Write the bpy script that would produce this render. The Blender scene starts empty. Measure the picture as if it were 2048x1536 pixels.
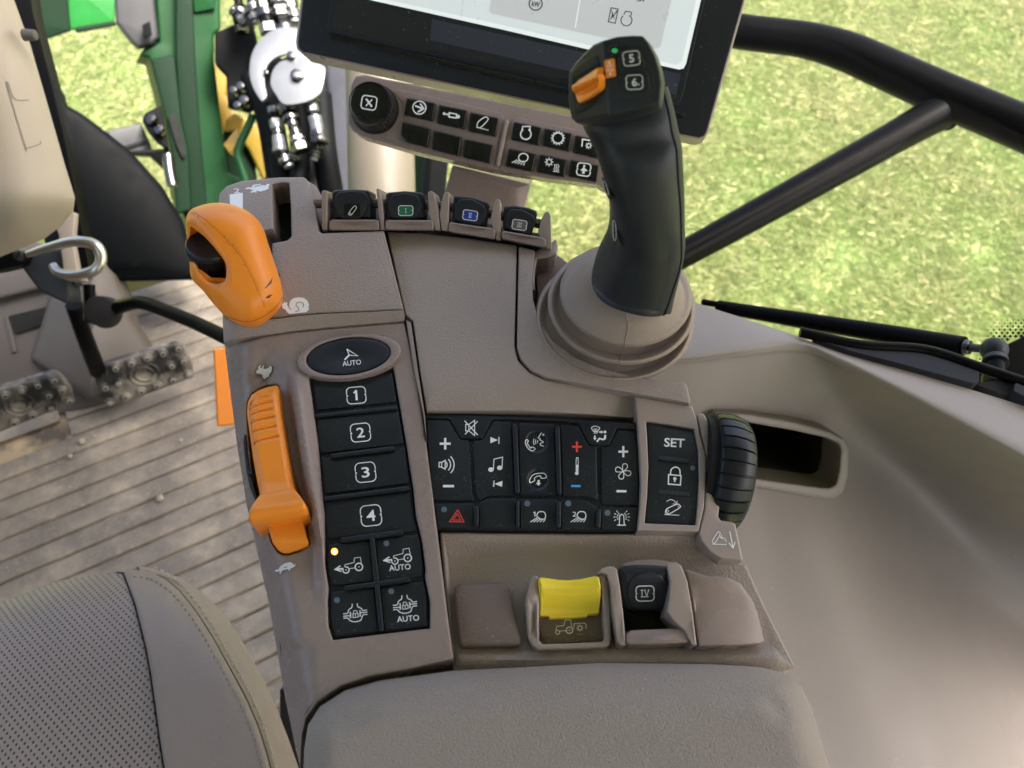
import bpy, bmesh, math, random
import numpy as np
from mathutils import Vector, Matrix
from mathutils.geometry import delaunay_2d_cdt
random.seed(4)
rad = math.radians
SC = bpy.context.scene
COL = SC.collection

# ------------------------------------------------------------------ camera
PITCH, ROLL, FPX = rad(53), rad(4), 1538.0
CAM = Vector((0, 0, 2.65))
f_ = Vector((0, math.cos(PITCH), -math.sin(PITCH)))
r0 = Vector((1, 0, 0)); u0 = r0.cross(f_)
r_ = r0 * math.cos(ROLL) + u0 * math.sin(ROLL)
u_ = u0 * math.cos(ROLL) - r0 * math.sin(ROLL)
cd = bpy.data.cameras.new('camera'); cam = bpy.data.objects.new('camera', cd); COL.objects.link(cam)
cam.matrix_world = Matrix(((r_.x, u_.x, -f_.x, CAM.x), (r_.y, u_.y, -f_.y, CAM.y), (r_.z, u_.z, -f_.z, CAM.z), (0, 0, 0, 1)))
cd.sensor_width = 36; cd.sensor_fit = 'HORIZONTAL'; cd.lens = FPX / 2048 * 36
cd.clip_start = .02; cd.clip_end = 500
cd.dof.use_dof = True; cd.dof.focus_distance = .45; cd.dof.aperture_fstop = 11
SC.camera = cam
# ------------------------------------------------------------------ light
w = bpy.data.worlds.new("World"); SC.world = w; w.use_nodes = True
nt = w.node_tree; bg = nt.nodes['Background']
sky = nt.nodes.new('ShaderNodeTexSky'); sky.sky_type = 'NISHITA'; sky.sun_disc = False
SUN_EL, SUN_AZ = rad(60), rad(112)          # azimuth clockwise from +Y
sky.sun_elevation = SUN_EL; sky.sun_rotation = SUN_AZ
sky.air_density = .7; sky.dust_density = 8.0; sky.ozone_density = .3
nt.links.new(sky.outputs[0], bg.inputs[0]); bg.inputs[1].default_value = .15
sd = bpy.data.lights.new('sun', 'SUN'); sd.energy = 2.0; sd.angle = rad(14); sd.color = (1, .97, .94)
so = bpy.data.objects.new('sun', sd); COL.objects.link(so)
sv = Vector((math.sin(SUN_AZ) * math.cos(SUN_EL), math.cos(SUN_AZ) * math.cos(SUN_EL), math.sin(SUN_EL)))
so.rotation_euler = sv.to_track_quat('Z', 'Y').to_euler()
SC.view_settings.view_transform = 'Standard'; SC.view_settings.look = 'None'
SC.view_settings.exposure = 2.42; SC.view_settings.gamma = 1
SC.cycles.use_denoising = True
SC.cycles.max_bounces = 6; SC.cycles.transparent_max_bounces = 12

# ------------------------------------------------------------------ geometry helpers
def ray(x, y): return r_ * ((x - 1024) / FPX) + u_ * ((768 - y) / FPX) + f_
def D(x, y, d): return CAM + ray(x, y) * d
def atz(x, y, z):
    q = ray(x, y); return CAM + q * ((z - CAM.z) / q.z)
class Plane:
    def __init__(s, o, n): s.o = Vector(o); s.n = Vector(n).normalized()
    def hit(s, x, y, h=0.0):
        q = ray(x, y); return CAM + q * ((s.o + s.n * h - CAM).dot(s.n) / q.dot(s.n))
    def dep(s, x, y): return (s.hit(x, y) - CAM).dot(f_)
    def axes(s):
        ex = (r0 - s.n * r0.dot(s.n)).normalized(); return ex, s.n.cross(ex)
    def up(s, h): return Plane(s.o + s.n * h, s.n)
    @staticmethod
    def three(a, b, c):
        n = (b - a).cross(c - a).normalized()
        if n.dot(CAM - a) < 0: n = -n
        return Plane(a, n)
def V(x0, y0, s): return lambda pts: [(x0 + x * s, y0 + y * s) for x, y in pts]
z1 = V(0, 0, .3418); z2 = V(580, 0, .3418); z3 = V(1000, 40, .24414); z4 = V(1000, 350, .2929)
z5 = V(1350, 550, .3412); z6 = V(430, 640, .24414); z7 = V(430, 960, .24414); z8 = V(830, 790, .24414)
z9 = V(1200, 740, .24414); z10 = V(880, 1050, .3418); zp = V(600, 350, .26855); z11 = V(680, 140, .14648)
z12 = V(960, 0, .19531); z13 = V(640, 1060, .15625); z14 = V(840, 810, .11719); z15 = V(1040, 810, .11719)
z16 = V(450, 740, .26693); z17 = V(1050, 1120, .1709); zl = V(0, 400, .32552); zs = V(0, 850, .44676); zr = V(1348, 0, .3418)
zt = V(350, 340, .24414)

def area(p):
    return .5 * sum(p[i - 1][0] * p[i][1] - p[i][0] * p[i - 1][1] for i in range(len(p)))
def fillet(p, r, n=4):
    if not r: return list(p)
    out = []; m = len(p)
    for i in range(m):
        ri = r[i % len(r)] if isinstance(r, (list, tuple)) else r
        a, b, c = Vector(p[i - 1]), Vector(p[i]), Vector(p[(i + 1) % m])
        la, lc = (a - b).length, (c - b).length
        if la < 1e-6 or lc < 1e-6: continue
        da, dc = (a - b) / la, (c - b) / lc
        cosv = max(-1, min(1, da.dot(dc)))
        if ri <= 0 or cosv < -.985: out.append(tuple(b)); continue
        t = min(ri / max(1e-3, math.tan(math.acos(cosv) / 2)), la * .48, lc * .48)
        s, e = b + da * t, b + dc * t
        for k in range(n + 1):
            q = k / n; out.append(tuple(s * (1 - q) ** 2 + b * 2 * q * (1 - q) + e * q * q))
    return out
def crv(p, n=8, closed=True):
    out = []; m = len(p)
    for i in range(m if closed else m - 1):
        if closed: a, b, c, d = (p[(i + k) % m] for k in (-1, 0, 1, 2))
        else: a, b, c, d = p[max(i - 1, 0)], p[i], p[i + 1], p[min(i + 2, m - 1)]
        for k in range(n):
            t = k / n
            out.append(tuple(.5 * (2 * b[j] + (c[j] - a[j]) * t + (2 * a[j] - 5 * b[j] + 4 * c[j] - d[j]) * t * t + (3 * b[j] - a[j] - 3 * c[j] + d[j]) * t ** 3) for j in range(len(b))))
    if not closed: out.append(tuple(p[-1]))
    return out
def inset(p, d):
    """p oriented with area<0 in y-down = CCW on screen; positive d moves inward"""
    m = len(p); out = []
    for i in range(m):
        a, b, c = Vector(p[i - 1]), Vector(p[i]), Vector(p[(i + 1) % m])
        e1 = (b - a); e2 = (c - b)
        if e1.length < 1e-7: e1 = e2
        if e2.length < 1e-7: e2 = e1
        if e1.length < 1e-7: out.append(tuple(b)); continue
        e1 = e1.normalized(); e2 = e2.normalized()
        n1 = Vector((e1.y, -e1.x)); n2 = Vector((e2.y, -e2.x))
        nn = n1 + n2
        if nn.length < .05: nn = n1.copy()
        nn.normalize(); k = 1 / max(.45, nn.dot(n1))
        out.append(tuple(b + nn * d * k))
    return out
def clean(p):
    out = []
    for q in p:
        if not out or (Vector(q) - Vector(out[-1])).length > .15: out.append((float(q[0]), float(q[1])))
    while len(out) > 3 and (Vector(out[0]) - Vector(out[-1])).length < .15: out.pop()
    return out
def inside(P, poly):
    x, y = P[:, 0], P[:, 1]; r = np.zeros(len(P), bool); m = len(poly)
    for i in range(m):
        x1, y1 = poly[i - 1]; x2, y2 = poly[i]
        if y1 == y2: continue
        c = ((y1 > y) != (y2 > y)) & (x < (x2 - x1) * (y - y1) / (y2 - y1) + x1); r ^= c
    return r
def distp(P, poly, closed=True):
    d = np.full(len(P), 1e9); m = len(poly)
    for i in range(0 if closed else 1, m):
        a = np.array(poly[i - 1][:2]); b = np.array(poly[i][:2]); ab = b - a
        t = np.clip(((P - a) @ ab) / max(ab @ ab, 1e-9), 0, 1)
        d = np.minimum(d, np.hypot(*(P - a - t[:, None] * ab).T))
    return d
def sstep(x, a, b):
    t = max(0., min(1., (x - a) / (b - a))); return t * t * (3 - 2 * t)
def plerp(tab, x):
    return float(np.interp(x, [a for a, _ in tab], [b for _, b in tab]))

class G:
    def __init__(s): s.v = []; s.f = []; s.m = []; s.mats = []
    def mi(s, mat):
        if mat not in s.mats: s.mats.append(mat)
        return s.mats.index(mat)
    def add(s, vs, fs, mat):
        o = len(s.v); s.v += [tuple(v) for v in vs]; i = s.mi(mat)
        for f in fs: s.f.append(tuple(o + k for k in f)); s.m.append(i)
    # ---- a solid slab with rounded rim whose top outline is p (screen outline on plane pl, height h)
    def panel(s, p, pl, mat, h=0.0, depth=.006, bev=3, r=0, holes=(), step=0, rings=4, flare=0, smooth=False, side=None):
        hf = h if callable(h) else (lambda x, y: h)
        p = crv(p, 6) if smooth else fillet(p, r)
        p = clean(p)
        if area(p) > 0: p.reverse()
        hs = []
        for q in holes:
            q = clean(q)
            if area(q) < 0: q = q[::-1]
            hs.append(q)
        sc = pl.dep(*p[0]) / FPX
        loops = [p] + hs; tops = []
        for li, q in enumerate(loops):
            n = len(q); vs = []
            b0 = [pl.hit(x, y, hf(x, y) - bev * sc) for x, y in q]
            bot = b0
            if flare and li == 0:
                qf = inset(q, -flare); bot = [pl.hit(x, y, hf(*q[i]) - bev * sc) for i, (x, y) in enumerate(qf)]
            vs += [v - pl.n * depth for v in bot]
            last = q
            for k in range(rings + 1):
                th = math.pi / 2 * k / rings
                last = inset(q, bev * (1 - math.cos(th)))
                vs += [pl.hit(x, y, hf(x, y) - bev * sc * (1 - math.sin(th))) for x, y in last]
            fs = []
            for k in range(rings + 1):
                for i in range(n):
                    j = (i + 1) % n; fs.append((k * n + i, k * n + j, (k + 1) * n + j, (k + 1) * n + i))
            s.add(vs, fs if not side else fs[n:], mat)
            if side: s.add(vs[:2 * n], fs[:n], side)
            tops.append(last)
        pts = []; eds = []
        for q in tops:
            o = len(pts); pts += [Vector(t) for t in q]; eds += [(o + i, o + (i + 1) % len(q)) for i in range(len(q))]
        if step:
            P = np.array(tops[0]); x0, y0 = P.min(0); x1, y1 = P.max(0)
            xs, ys = np.meshgrid(np.arange(x0, x1, step), np.arange(y0, y1, step))
            xs = xs + (np.arange(xs.shape[0]) % 2)[:, None] * step * .5
            Q = np.stack([xs.ravel(), ys.ravel()], 1); ok = inside(Q, tops[0])
            for q in tops[1:]: ok &= ~inside(Q, q)
            for q in tops: ok &= distp(Q, q) > step * .35
            pts += [Vector(t) for t in Q[ok]]
        vo, _, fo, _, _, _ = delaunay_2d_cdt(pts, eds, [], 0, 1e-5)
        C = np.array([[sum(vo[i].x for i in f) / len(f), sum(vo[i].y for i in f) / len(f)] for f in fo])
        ok = inside(C, tops[0])
        for q in tops[1:]: ok &= ~inside(C, q)
        fs = []
        for f, o in zip(fo, ok):
            if not o: continue
            a = area([vo[i] for i in f]); fs.append(tuple(f) if a < 0 else tuple(f)[::-1])
        s.add([pl.hit(v.x, v.y, hf(v.x, v.y)) for v in vo], fs, mat)
        return s
    # ---- printed marks
    def line(s, p, wd, pl, mat='white', h=0.0, closed=False):
        hf = h if callable(h) else (lambda x, y: h)
        p = [Vector(q[:2]) for q in p]; n = len(p); L = []; R = []
        for i in range(n):
            if closed: a, c = p[i - 1], p[(i + 1) % n]
            else: a, c = p[max(i - 1, 0)], p[min(i + 1, n - 1)]
            b = p[i]; e1 = (b - a); e2 = (c - b)
            if e1.length < 1e-6: e1 = e2
            if e2.length < 1e-6: e2 = e1
            e1 = e1.normalized(); e2 = e2.normalized(); t = e1 + e2
            t = t.normalized() if t.length > .1 else e1
            nn = Vector((t.y, -t.x)); k = 1 / max(.5, nn.dot(Vector((e1.y, -e1.x))))
            L.append(b + nn * wd * .5 * k); R.append(b - nn * wd * .5 * k)
        vs = [pl.hit(q.x, q.y, hf(q.x, q.y)) for q in L + R]
        fs = [(i, (i + 1) % n, n + (i + 1) % n, n + i) for i in range(n if closed else n - 1)]
        s.add(vs, fs, mat); return s
    def lines(s, ls, wd, pl, mat='white', h=0.0):
        for l in ls: s.line(l, wd, pl, mat, h)
        return s
    def fill(s, p, pl, mat='white', h=0.0, r=0):
        hf = h if callable(h) else (lambda x, y: h)
        p = clean(fillet(p, r))
        if area(p) > 0: p.reverse()
        s.add([pl.hit(x, y, hf(x, y)) for x, y in p], [tuple(range(len(p)))], mat); return s
    def disc(s, x, y, rr, pl, mat='white', h=0.0, n=20, ry=None):
        return s.fill([(x + rr * math.cos(2 * math.pi * k / n), y + (ry or rr) * math.sin(2 * math.pi * k / n)) for k in range(n)], pl, mat, h)
    def arc(s, x, y, rx, a0, a1, wd, pl, mat='white', h=0.0, ry=None, n=24, tilt=0):
        ry = ry or rx; p = []; full = abs(a1 - a0) >= 359.9; ct, st = math.cos(rad(tilt)), math.sin(rad(tilt))
        for k in range(n + (0 if full else 1)):
            a = rad(a0 + (a1 - a0) * k / n); X, Y = rx * math.cos(a), -ry * math.sin(a)
            p.append((x + X * ct - Y * st, y + X * st + Y * ct))
        return s.line(p, wd, pl, mat, h, closed=full)
    def text(s, t, cx, cy, wpx, hpx, ang, pl, mat='white', h=0.0, bold=.02):
        c = bpy.data.curves.new('t', 'FONT'); c.body = t; c.size = 1; c.offset = bold; c.resolution_u = 3
        o = bpy.data.objects.new('t', c); COL.objects.link(o)
        dg = bpy.context.evaluated_depsgraph_get(); me = bpy.data.meshes.new_from_object(o.evaluated_get(dg))
        P = np.array([v.co[:2] for v in me.vertices]); lo, hi = P.min(0), P.max(0); cc = (lo + hi) / 2
        sx = wpx / (hi[0] - lo[0]); sy = hpx / (hi[1] - lo[1]); ca, sa = math.cos(rad(ang)), math.sin(rad(ang)); vs = []
        hf = h if callable(h) else (lambda x, y: h)
        for q in P:
            X, Y = (q[0] - cc[0]) * sx, -(q[1] - cc[1]) * sy
            x, y = cx + X * ca - Y * sa, cy + X * sa + Y * ca; vs.append(pl.hit(x, y, hf(x, y)))
        s.add(vs, [tuple(f.vertices) for f in me.polygons], mat)
        bpy.data.objects.remove(o); bpy.data.curves.remove(c); bpy.data.meshes.remove(me); return s
    def badge(s, cx, cy, wd, ht, ang, pl, t, lw=2.0, h=0.0, mat='white', tw=None, th=None, notch=True):
        """rounded square frame, broken at both sides with small arrow heads, and a figure in it"""
        ca, sa = math.cos(rad(ang)), math.sin(rad(ang))
        T = lambda q: (cx + q[0] * ca - q[1] * sa, cy + q[0] * sa + q[1] * ca)
        W, H = wd / 2, ht / 2; R = min(W, H) * .5; g = H * .2 if notch else 0
        for sg in (-1, 1):
            p = [(-W, sg * g)]
            for k in range(6): a = math.pi / 2 * k / 5; p.append((-W + R - R * math.cos(a), sg * (H - R + R * math.sin(a))))
            for k in range(6): a = math.pi / 2 * k / 5; p.append((W - R + R * math.sin(a), sg * (H - R + R * math.cos(a))))
            p.append((W, sg * g)); s.line([T(q) for q in p], lw, pl, mat, h)
        if notch:
            for sg in (-1, 1):
                s.fill([T(q) for q in ((sg * (W + .5), -H * .2), (sg * (W - 3.2), 0), (sg * (W + .5), H * .2))], pl, mat, h)
        if t: s.text(t, cx, cy, tw or wd * .42, th or ht * .56, ang, pl, mat, h, .012)
        return s
    # ---- bodies
    def loft(s, rings, mat, cap=True, close=True):
        n = len(rings[0]); vs = [v for r in rings for v in r]; fs = []
        for k in range(len(rings) - 1):
            for i in range(n if close else n - 1):
                j = (i + 1) % n; fs.append((k * n + i, k * n + j, (k + 1) * n + j, (k + 1) * n + i))
        if cap and close: fs += [tuple(range(n))[::-1], tuple(range((len(rings) - 1) * n, len(rings) * n))]
        s.add(vs, fs, mat); return s
    def tube(s, pts, rr, mat, n=16, sm=6, cap=True):
        pts = [tuple(p) for p in pts]; m = len(pts)
        rr = list(rr) if isinstance(rr, (list, tuple)) else [rr] * m
        q = crv([p + (rr[i],) for i, p in enumerate(pts)], sm, False) if sm > 1 and m > 2 else [p + (rr[i],) for i, p in enumerate(pts)]
        P = [Vector(a[:3]) for a in q]; rings = []; ref = None
        for i, b in enumerate(P):
            t = (P[min(i + 1, len(P) - 1)] - P[max(i - 1, 0)]).normalized()
            if ref is None: ref = t.orthogonal().normalized()
            ref = (ref - t * ref.dot(t)).normalized(); bb = t.cross(ref)
            rings.append([b + (ref * math.cos(2 * math.pi * k / n) + bb * math.sin(2 * math.pi * k / n)) * q[i][3] for k in range(n)])
        return s.loft(rings, mat, cap)
    def grid(s, rows, mat, nu=6, nv=6, thick=None, keep=None):
        rows = [crv([tuple(p) for p in r], nu, False) for r in rows]
        cols = [crv([rows[k][i] for k in range(len(rows))], nv, False) for i in range(len(rows[0]))]
        a, b = len(cols[0]), len(cols); vs = [cols[i][j] for j in range(a) for i in range(b)]
        fs = [(j * b + i, (j + 1) * b + i, (j + 1) * b + i + 1, j * b + i + 1) for j in range(a - 1) for i in range(b - 1)]
        if keep: fs = [f for f in fs if keep([Vector(vs[k]) for k in f])]
        s.add(vs, fs, mat); return s
    def box(s, c, ex, ey, ez, mat):
        c, ex, ey, ez = map(Vector, (c, ex, ey, ez)); vs = [c + ex * i + ey * j + ez * k for k in (-1, 1) for j in (-1, 1) for i in (-1, 1)]
        s.add(vs, [(0, 2, 3, 1), (4, 5, 7, 6), (0, 1, 5, 4), (2, 6, 7, 3), (0, 4, 6, 2), (1, 3, 7, 5)], mat); return s
    def cyl(s, c, ax, r1, r2, L, mat, n=24, off=0):
        ax = Vector(ax).normalized(); a = ax.orthogonal().normalized(); b = ax.cross(a); c = Vector(c)
        R = lambda o, rr: [c + ax * o + (a * math.cos(2 * math.pi * k / n) + b * math.sin(2 * math.pi * k / n)) * rr for k in range(n)]
        bv = min(r1, r2, L) * .12
        return s.loft([R(0, r1), R(L - bv, r2), R(L - bv * .3, r2 - bv * .3), R(L, r2 - bv)], mat)
    def build(s, name, parent=None, sharp=38, solid=0, label=None, bevel=0):
        V_ = [Vector(v) for v in s.v]; c = sum(V_, Vector()) / max(1, len(V_))
        me = bpy.data.meshes.new(name); me.from_pydata([v - c for v in V_], [], s.f)
        for m in s.mats: me.materials.append(M[m])
        me.polygons.foreach_set('material_index', s.m)
        bm = bmesh.new(); bm.from_mesh(me); bmesh.ops.remove_doubles(bm, verts=bm.verts, dist=2e-6); bm.to_mesh(me); bm.free()
        me.polygons.foreach_set('use_smooth', [True] * len(me.polygons)); me.set_sharp_from_angle(angle=rad(sharp)); me.update()
        o = bpy.data.objects.new(name, me); COL.objects.link(o); o['_w'] = list(c)
        pl_ = Vector(parent['_w']) if parent else Vector()
        o.location = c - pl_
        if parent: o.parent = parent
        if bevel:
            b = o.modifiers.new('b', 'BEVEL'); b.width = bevel; b.segments = 3; b.limit_method = 'ANGLE'; b.angle_limit = rad(30); b.harden_normals = True
        if solid:
            b = o.modifiers.new('s', 'SOLIDIFY'); b.thickness = solid; b.offset = -1
        if label: o['label'] = label
        return o
def tag(o, label, cat, group=None, kind=None):
    o['label'] = label
    if cat: o['category'] = cat
    if group: o['group'] = group
    if kind: o['kind'] = kind
    return o
def thing(name, loc, label, cat, group=None):
    o = bpy.data.objects.new(name, None); COL.objects.link(o); o.location = loc; o['_w'] = list(loc); o.empty_display_size = .02
    return tag(o, label, cat, group)

# ------------------------------------------------------------------ materials
M = {}
def mat(name, col, rough=.5, metal=0, grain=0, gs=900, bump=.0002, var=0, vs=12, dust=0, dustc=(.42, .38, .3), emit=0, spec=.5, coat=0, dth=.66, dsc=900, col2=None, c2s=8, c2t=(.45, .6)):
    m = bpy.data.materials.new(name); m.use_nodes = True; M[name] = m
    n = m.node_tree.nodes; l = m.node_tree.links; b = n['Principled BSDF']
    b.inputs['Roughness'].default_value = rough; b.inputs['Metallic'].default_value = metal
    b.inputs['Specular IOR Level'].default_value = spec
    if coat: b.inputs['Coat Weight'].default_value = coat
    tc = n.new('ShaderNodeTexCoord')
    def noise(sc, det=2, ro=.5):
        x = n.new('ShaderNodeTexNoise'); x.inputs['Scale'].default_value = sc; x.inputs['Detail'].default_value = det
        x.inputs['Roughness'].default_value = ro; l.new(tc.outputs['Object'], x.inputs['Vector']); return x.outputs['Fac']
    def mapr(src, a, b_, c, d):
        x = n.new('ShaderNodeMapRange'); l.new(src, x.inputs[0])
        for i, k in enumerate((a, b_, c, d)): x.inputs[i + 1].default_value = k
        return x.outputs[0]
    def mix(fac, A, B):
        x = n.new('ShaderNodeMix'); x.data_type = 'RGBA'; l.new(fac, x.inputs[0])
        for k, q in ((6, A), (7, B)):
            if isinstance(q, tuple): x.inputs[k].default_value = (*q, 1)
            else: l.new(q, x.inputs[k])
        return x.outputs[2]
    c = col
    if col2: c = mix(mapr(noise(c2s, 6, .65), c2t[0], c2t[1], 0, 1), c, col2)
    if var:
        c = mix(mapr(noise(vs, 5, .6), .3, .7, 0, 1), c if not isinstance(c, tuple) else tuple(k * (1 - var) for k in c), tuple(min(1, k * (1 + var)) for k in col))
    if dust:
        a = mapr(noise(dsc, 1, .4), dth, dth + .06, 0, dust)
        g = mapr(noise(28, 3, .6), .42, .62, .15, 1)
        x = n.new('ShaderNodeMath'); x.operation = 'MULTIPLY'; l.new(a, x.inputs[0]); l.new(g, x.inputs[1])
        c = mix(x.outputs[0], c, dustc)
    if isinstance(c, tuple): b.inputs['Base Color'].default_value = (*c, 1)
    else: l.new(c, b.inputs['Base Color'])
    if grain:
        bp = n.new('ShaderNodeBump'); bp.inputs['Strength'].default_value = grain; bp.inputs['Distance'].default_value = bump
        l.new(noise(gs, 3, .55), bp.inputs['Height']); l.new(bp.outputs[0], b.inputs['Normal'])
    if not metal and rough > .2:
        l.new(mapr(noise(40, 4, .6), .3, .7, max(0, rough - .05), rough + .07), b.inputs['Roughness'])
    if emit:
        b.inputs['Emission Color'].default_value = (*col, 1); b.inputs['Emission Strength'].default_value = emit
    return m
TA = (.29, .235, .205)
mat('taupe', TA, .46, grain=0.8, gs=760, bump=0.0007, var=.05, dust=.25, dth=.7, dsc=500, spec=0.35)
mat('taupe_smooth', (0.2528, 0.1973, 0.176), 0.27, grain=.12, gs=900, var=.04, dust=.2, dth=.7, dsc=600, spec=0.25)
mat('taupe_fin', (0.2978, 0.2379, 0.2106), 0.32, grain=.15, gs=900, var=.04, spec=0.42)
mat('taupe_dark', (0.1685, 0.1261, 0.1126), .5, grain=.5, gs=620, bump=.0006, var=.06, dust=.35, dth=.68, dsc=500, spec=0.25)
mat('pad', (0.292, 0.2446, 0.2122), .5, grain=1.0, gs=980, bump=0.001, var=.04, spec=0.35)
mat('rubber', (0.264, 0.2126, 0.1786), .55, grain=.1, gs=900, var=.08, dust=.3, dth=.62, dsc=700, spec=0.25)
mat('key', (0.011, 0.0135, 0.018), .4, grain=.25, gs=1500, bump=.0001, dust=0.3, dth=.69, dsc=1100, dustc=(.3, .29, .27), spec=0.33)
mat('pad_black', (.0085, .0105, .0135), .48, grain=.2, gs=1500, dust=0.45, dth=.66, dsc=1000, dustc=(.3, .28, .24), spec=0.25)
mat('grip', (0.0135, 0.0165, 0.023), .42, grain=.3, gs=1600, bump=.0001, var=.1, spec=0.36)
mat('grip_back', (.024, .028, .031), .5, spec=0.2, grain=.2, gs=1500, var=.1)
mat('gloss_black', (.0035, .004, .0052), .24, dust=.12, dth=.7, dsc=900, spec=0.4)
mat('void', (.002, .002, .002), .9)
mat('wheel', (.012, .014, .017), 0.33, grain=.3, gs=1000, bump=.0002, spec=0.25)
mat('white', (.8, .81, .82), .5)
mat('white_print', (0.74, 0.75, 0.77), .5, var=.08, vs=200)
mat('red', (.75, .06, .05), .5)
mat('blue', (.06, .35, .75), .5)
mat('led_off', (.1, .14, .2), .35)
mat('led_on', (1, .16, .01), .4, emit=2.2)
mat('led_core', (1, .5, .08), .4, emit=3.2)
mat('led_green', (0.02, 0.3, 0.09), .35, emit=0.12)
mat('orange', (0.858, 0.2625, 0.0198), .42, grain=.06, gs=900, var=.04, col2=(.5, .17, .025), c2s=34, c2t=(.56, .78))
mat('orange_plain', (0.858, 0.2625, 0.0198), .38, grain=.04, gs=900)
mat('yellow', (.8, .62, .035), .42, var=.03)
mat('green_badge', (.01, .14, .075), .4)
mat('blue_badge', (.012, .045, .35), .4)
mat('grey_badge', (.13, .11, .095), .4)
mat('screen_frame', (.0085, .0105, .0145), .38, grain=.1, gs=1500, dust=.35, dth=.72, dsc=700, dustc=(.3, .3, .3), spec=0.3)
mat('screen_glass', (.012, .014, .02), .12, dust=.4, dth=.72, dsc=500, dustc=(.4, .4, .4))
mat('screen_blue', (.032, .037, .055), .14, dust=.4, dth=.72, dsc=500, dustc=(.4, .4, .4))
mat('ui_bg', (.30, .33, .33), .3, emit=.28)
mat('ui_card', (.25, .262, .262), .3, emit=.26)
mat('ui_line', (.38, .41, .40), .3, emit=.27)
mat('ui_ink', (.012, .013, .02), .4)
mat('cream', (0.3312, 0.2808, 0.2183), .5, grain=.1, gs=300, var=.04)
mat('cab_trim', (.255, .228, .207), .52, grain=.12, gs=400, var=.03, spec=0.3, dust=0.3, dth=0.72, dsc=300)
mat('cab_ledge', (0.4, 0.3534, 0.328), .5, grain=.1, gs=400, var=.03)
mat('leather', (0.2376, 0.1918, 0.1595), .42, grain=.5, gs=330, bump=.0008, var=.05, spec=0.35)
mat('thread', (0.375, 0.345, 0.285), .7)
mat('thread_dark', (.03, .03, .03), .7)
mat('floor_grey', (0.15, 0.134, 0.112), .8, spec=.2, grain=.3, gs=200, bump=.001, var=.08, col2=(.38, .33, .245), c2s=8, c2t=(.42, .62), dust=.5, dth=.6, dsc=260, dustc=(.34, .29, .2))
mat('groove', (0.077, 0.0616, 0.0434), .8, col2=(.42, .32, .19), c2s=9, c2t=(.42, .6))
mat('trim_grey', (0.0765, 0.0666, 0.05616), .5, grain=.2, gs=300, var=.06)
mat('soil', (0.3, 0.264, 0.198), .9, var=.1)
mat('steel', (0.09, 0.09, 0.09), .25, metal=1)
mat('steel_satin', (.55, .52, .47), .32, metal=1)
mat('bright_zinc', (0.14, 0.15, 0.16), .34, metal=0.6, var=.12, vs=20)
mat('black_paint', (0.003, 0.0031, 0.0031), 0.32, spec=0.05)
mat('black_tyre', (0.0012, 0.0018, 0.0022), .6, var=.1, spec=0.1)
mat('green_paint', (0.003, 0.034, 0.008), 0.5, var=.12, vs=10, coat=0, spec=0.15)
mat('green_dark', (0.0015, 0.012, 0.004), 0.55, var=.1, spec=0.12)
mat('green_light', (0.01, 0.11, 0.02), .35, var=.1, coat=0, spec=0.3)
mat('yellow_paint', (0.2, 0.13, 0.01), .4, var=.2)
mat('grey_paint', (0.02, 0.021, 0.023), .5, var=.15)
mat('hood_grey', (0.028, 0.03, 0.036), 0.65, var=.1, spec=0.08)
mat('pedal_rubber', (0.02, 0.02, 0.019), .5, grain=.3, gs=200, col2=(.26, .235, .19), c2s=16, c2t=(.42, .64), spec=0.2)
mat('stud', (.26, .25, .22), .38, metal=.5, var=.2, vs=60)
mat('post_cream', (0.12, 0.104, 0.072), .5)
mat('recess_shade', (.05, .045, .04), .6)  # side trim plastic darkened: shade of the deep recess put into its colour
mat('roof_blocker_grey', (0.27, 0.275, 0.285), .8)
mat('orange_seam', (.45, .13, .02), .5)
mat('wheel_rib_dark', (.02, .018, .017), .42)
# perforated leather
m = mat('leather_perf', (0.2527, 0.2049, 0.1722), .42, grain=.45, gs=160, bump=.001, var=.05, spec=0.35)
n = m.node_tree.nodes; l = m.node_tree.links; b = n['Principled BSDF']; tc = n.new('ShaderNodeTexCoord')
mp = n.new('ShaderNodeMapping'); mp.inputs['Rotation'].default_value = (0, 0, rad(-12)); mp.inputs['Scale'].default_value = (1 / .0056, 1 / .0060, 1)
l.new(tc.outputs['Object'], mp.inputs[0])
def vm(op, a, bb=None):
    x = n.new('ShaderNodeVectorMath'); x.operation = op; l.new(a, x.inputs[0])
    if bb is not None:
        if hasattr(bb, 'links'): l.new(bb, x.inputs[1])
        else: x.inputs[1].default_value = bb
    return x
holes = []
for off in ((0, 0, 0), (.5, .5, 0)):
    a = vm('ADD', mp.outputs[0], off); a = vm('FRACTION', a.outputs[0]); a = vm('SUBTRACT', a.outputs[0], (.5, .5, 0))
    a = vm('MULTIPLY', a.outputs[0], (1, .75, 0)); a = vm('LENGTH', a.outputs[0]); holes.append(a.outputs['Value'])
mn = n.new('ShaderNodeMath'); mn.operation = 'MINIMUM'; l.new(holes[0], mn.inputs[0]); l.new(holes[1], mn.inputs[1])
mr = n.new('ShaderNodeMapRange'); l.new(mn.outputs[0], mr.inputs[0])
for i, k in enumerate((.10, .16, 0, 1)): mr.inputs[i + 1].default_value = k
mx = n.new('ShaderNodeMix'); mx.data_type = 'RGBA'; l.new(mr.outputs[0], mx.inputs[0]); mx.inputs[6].default_value = (.035, .03, .025, 1)
src = b.inputs['Base Color'].links[0].from_socket; l.new(src, mx.inputs[7]); l.new(mx.outputs[2], b.inputs['Base Color'])
bp2 = n.new('ShaderNodeBump'); bp2.inputs['Strength'].default_value = .6; bp2.inputs['Distance'].default_value = .001
l.new(mr.outputs[0], bp2.inputs['Height']); l.new(b.inputs['Normal'].links[0].from_socket, bp2.inputs['Normal']); l.new(bp2.outputs[0], b.inputs['Normal'])
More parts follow.
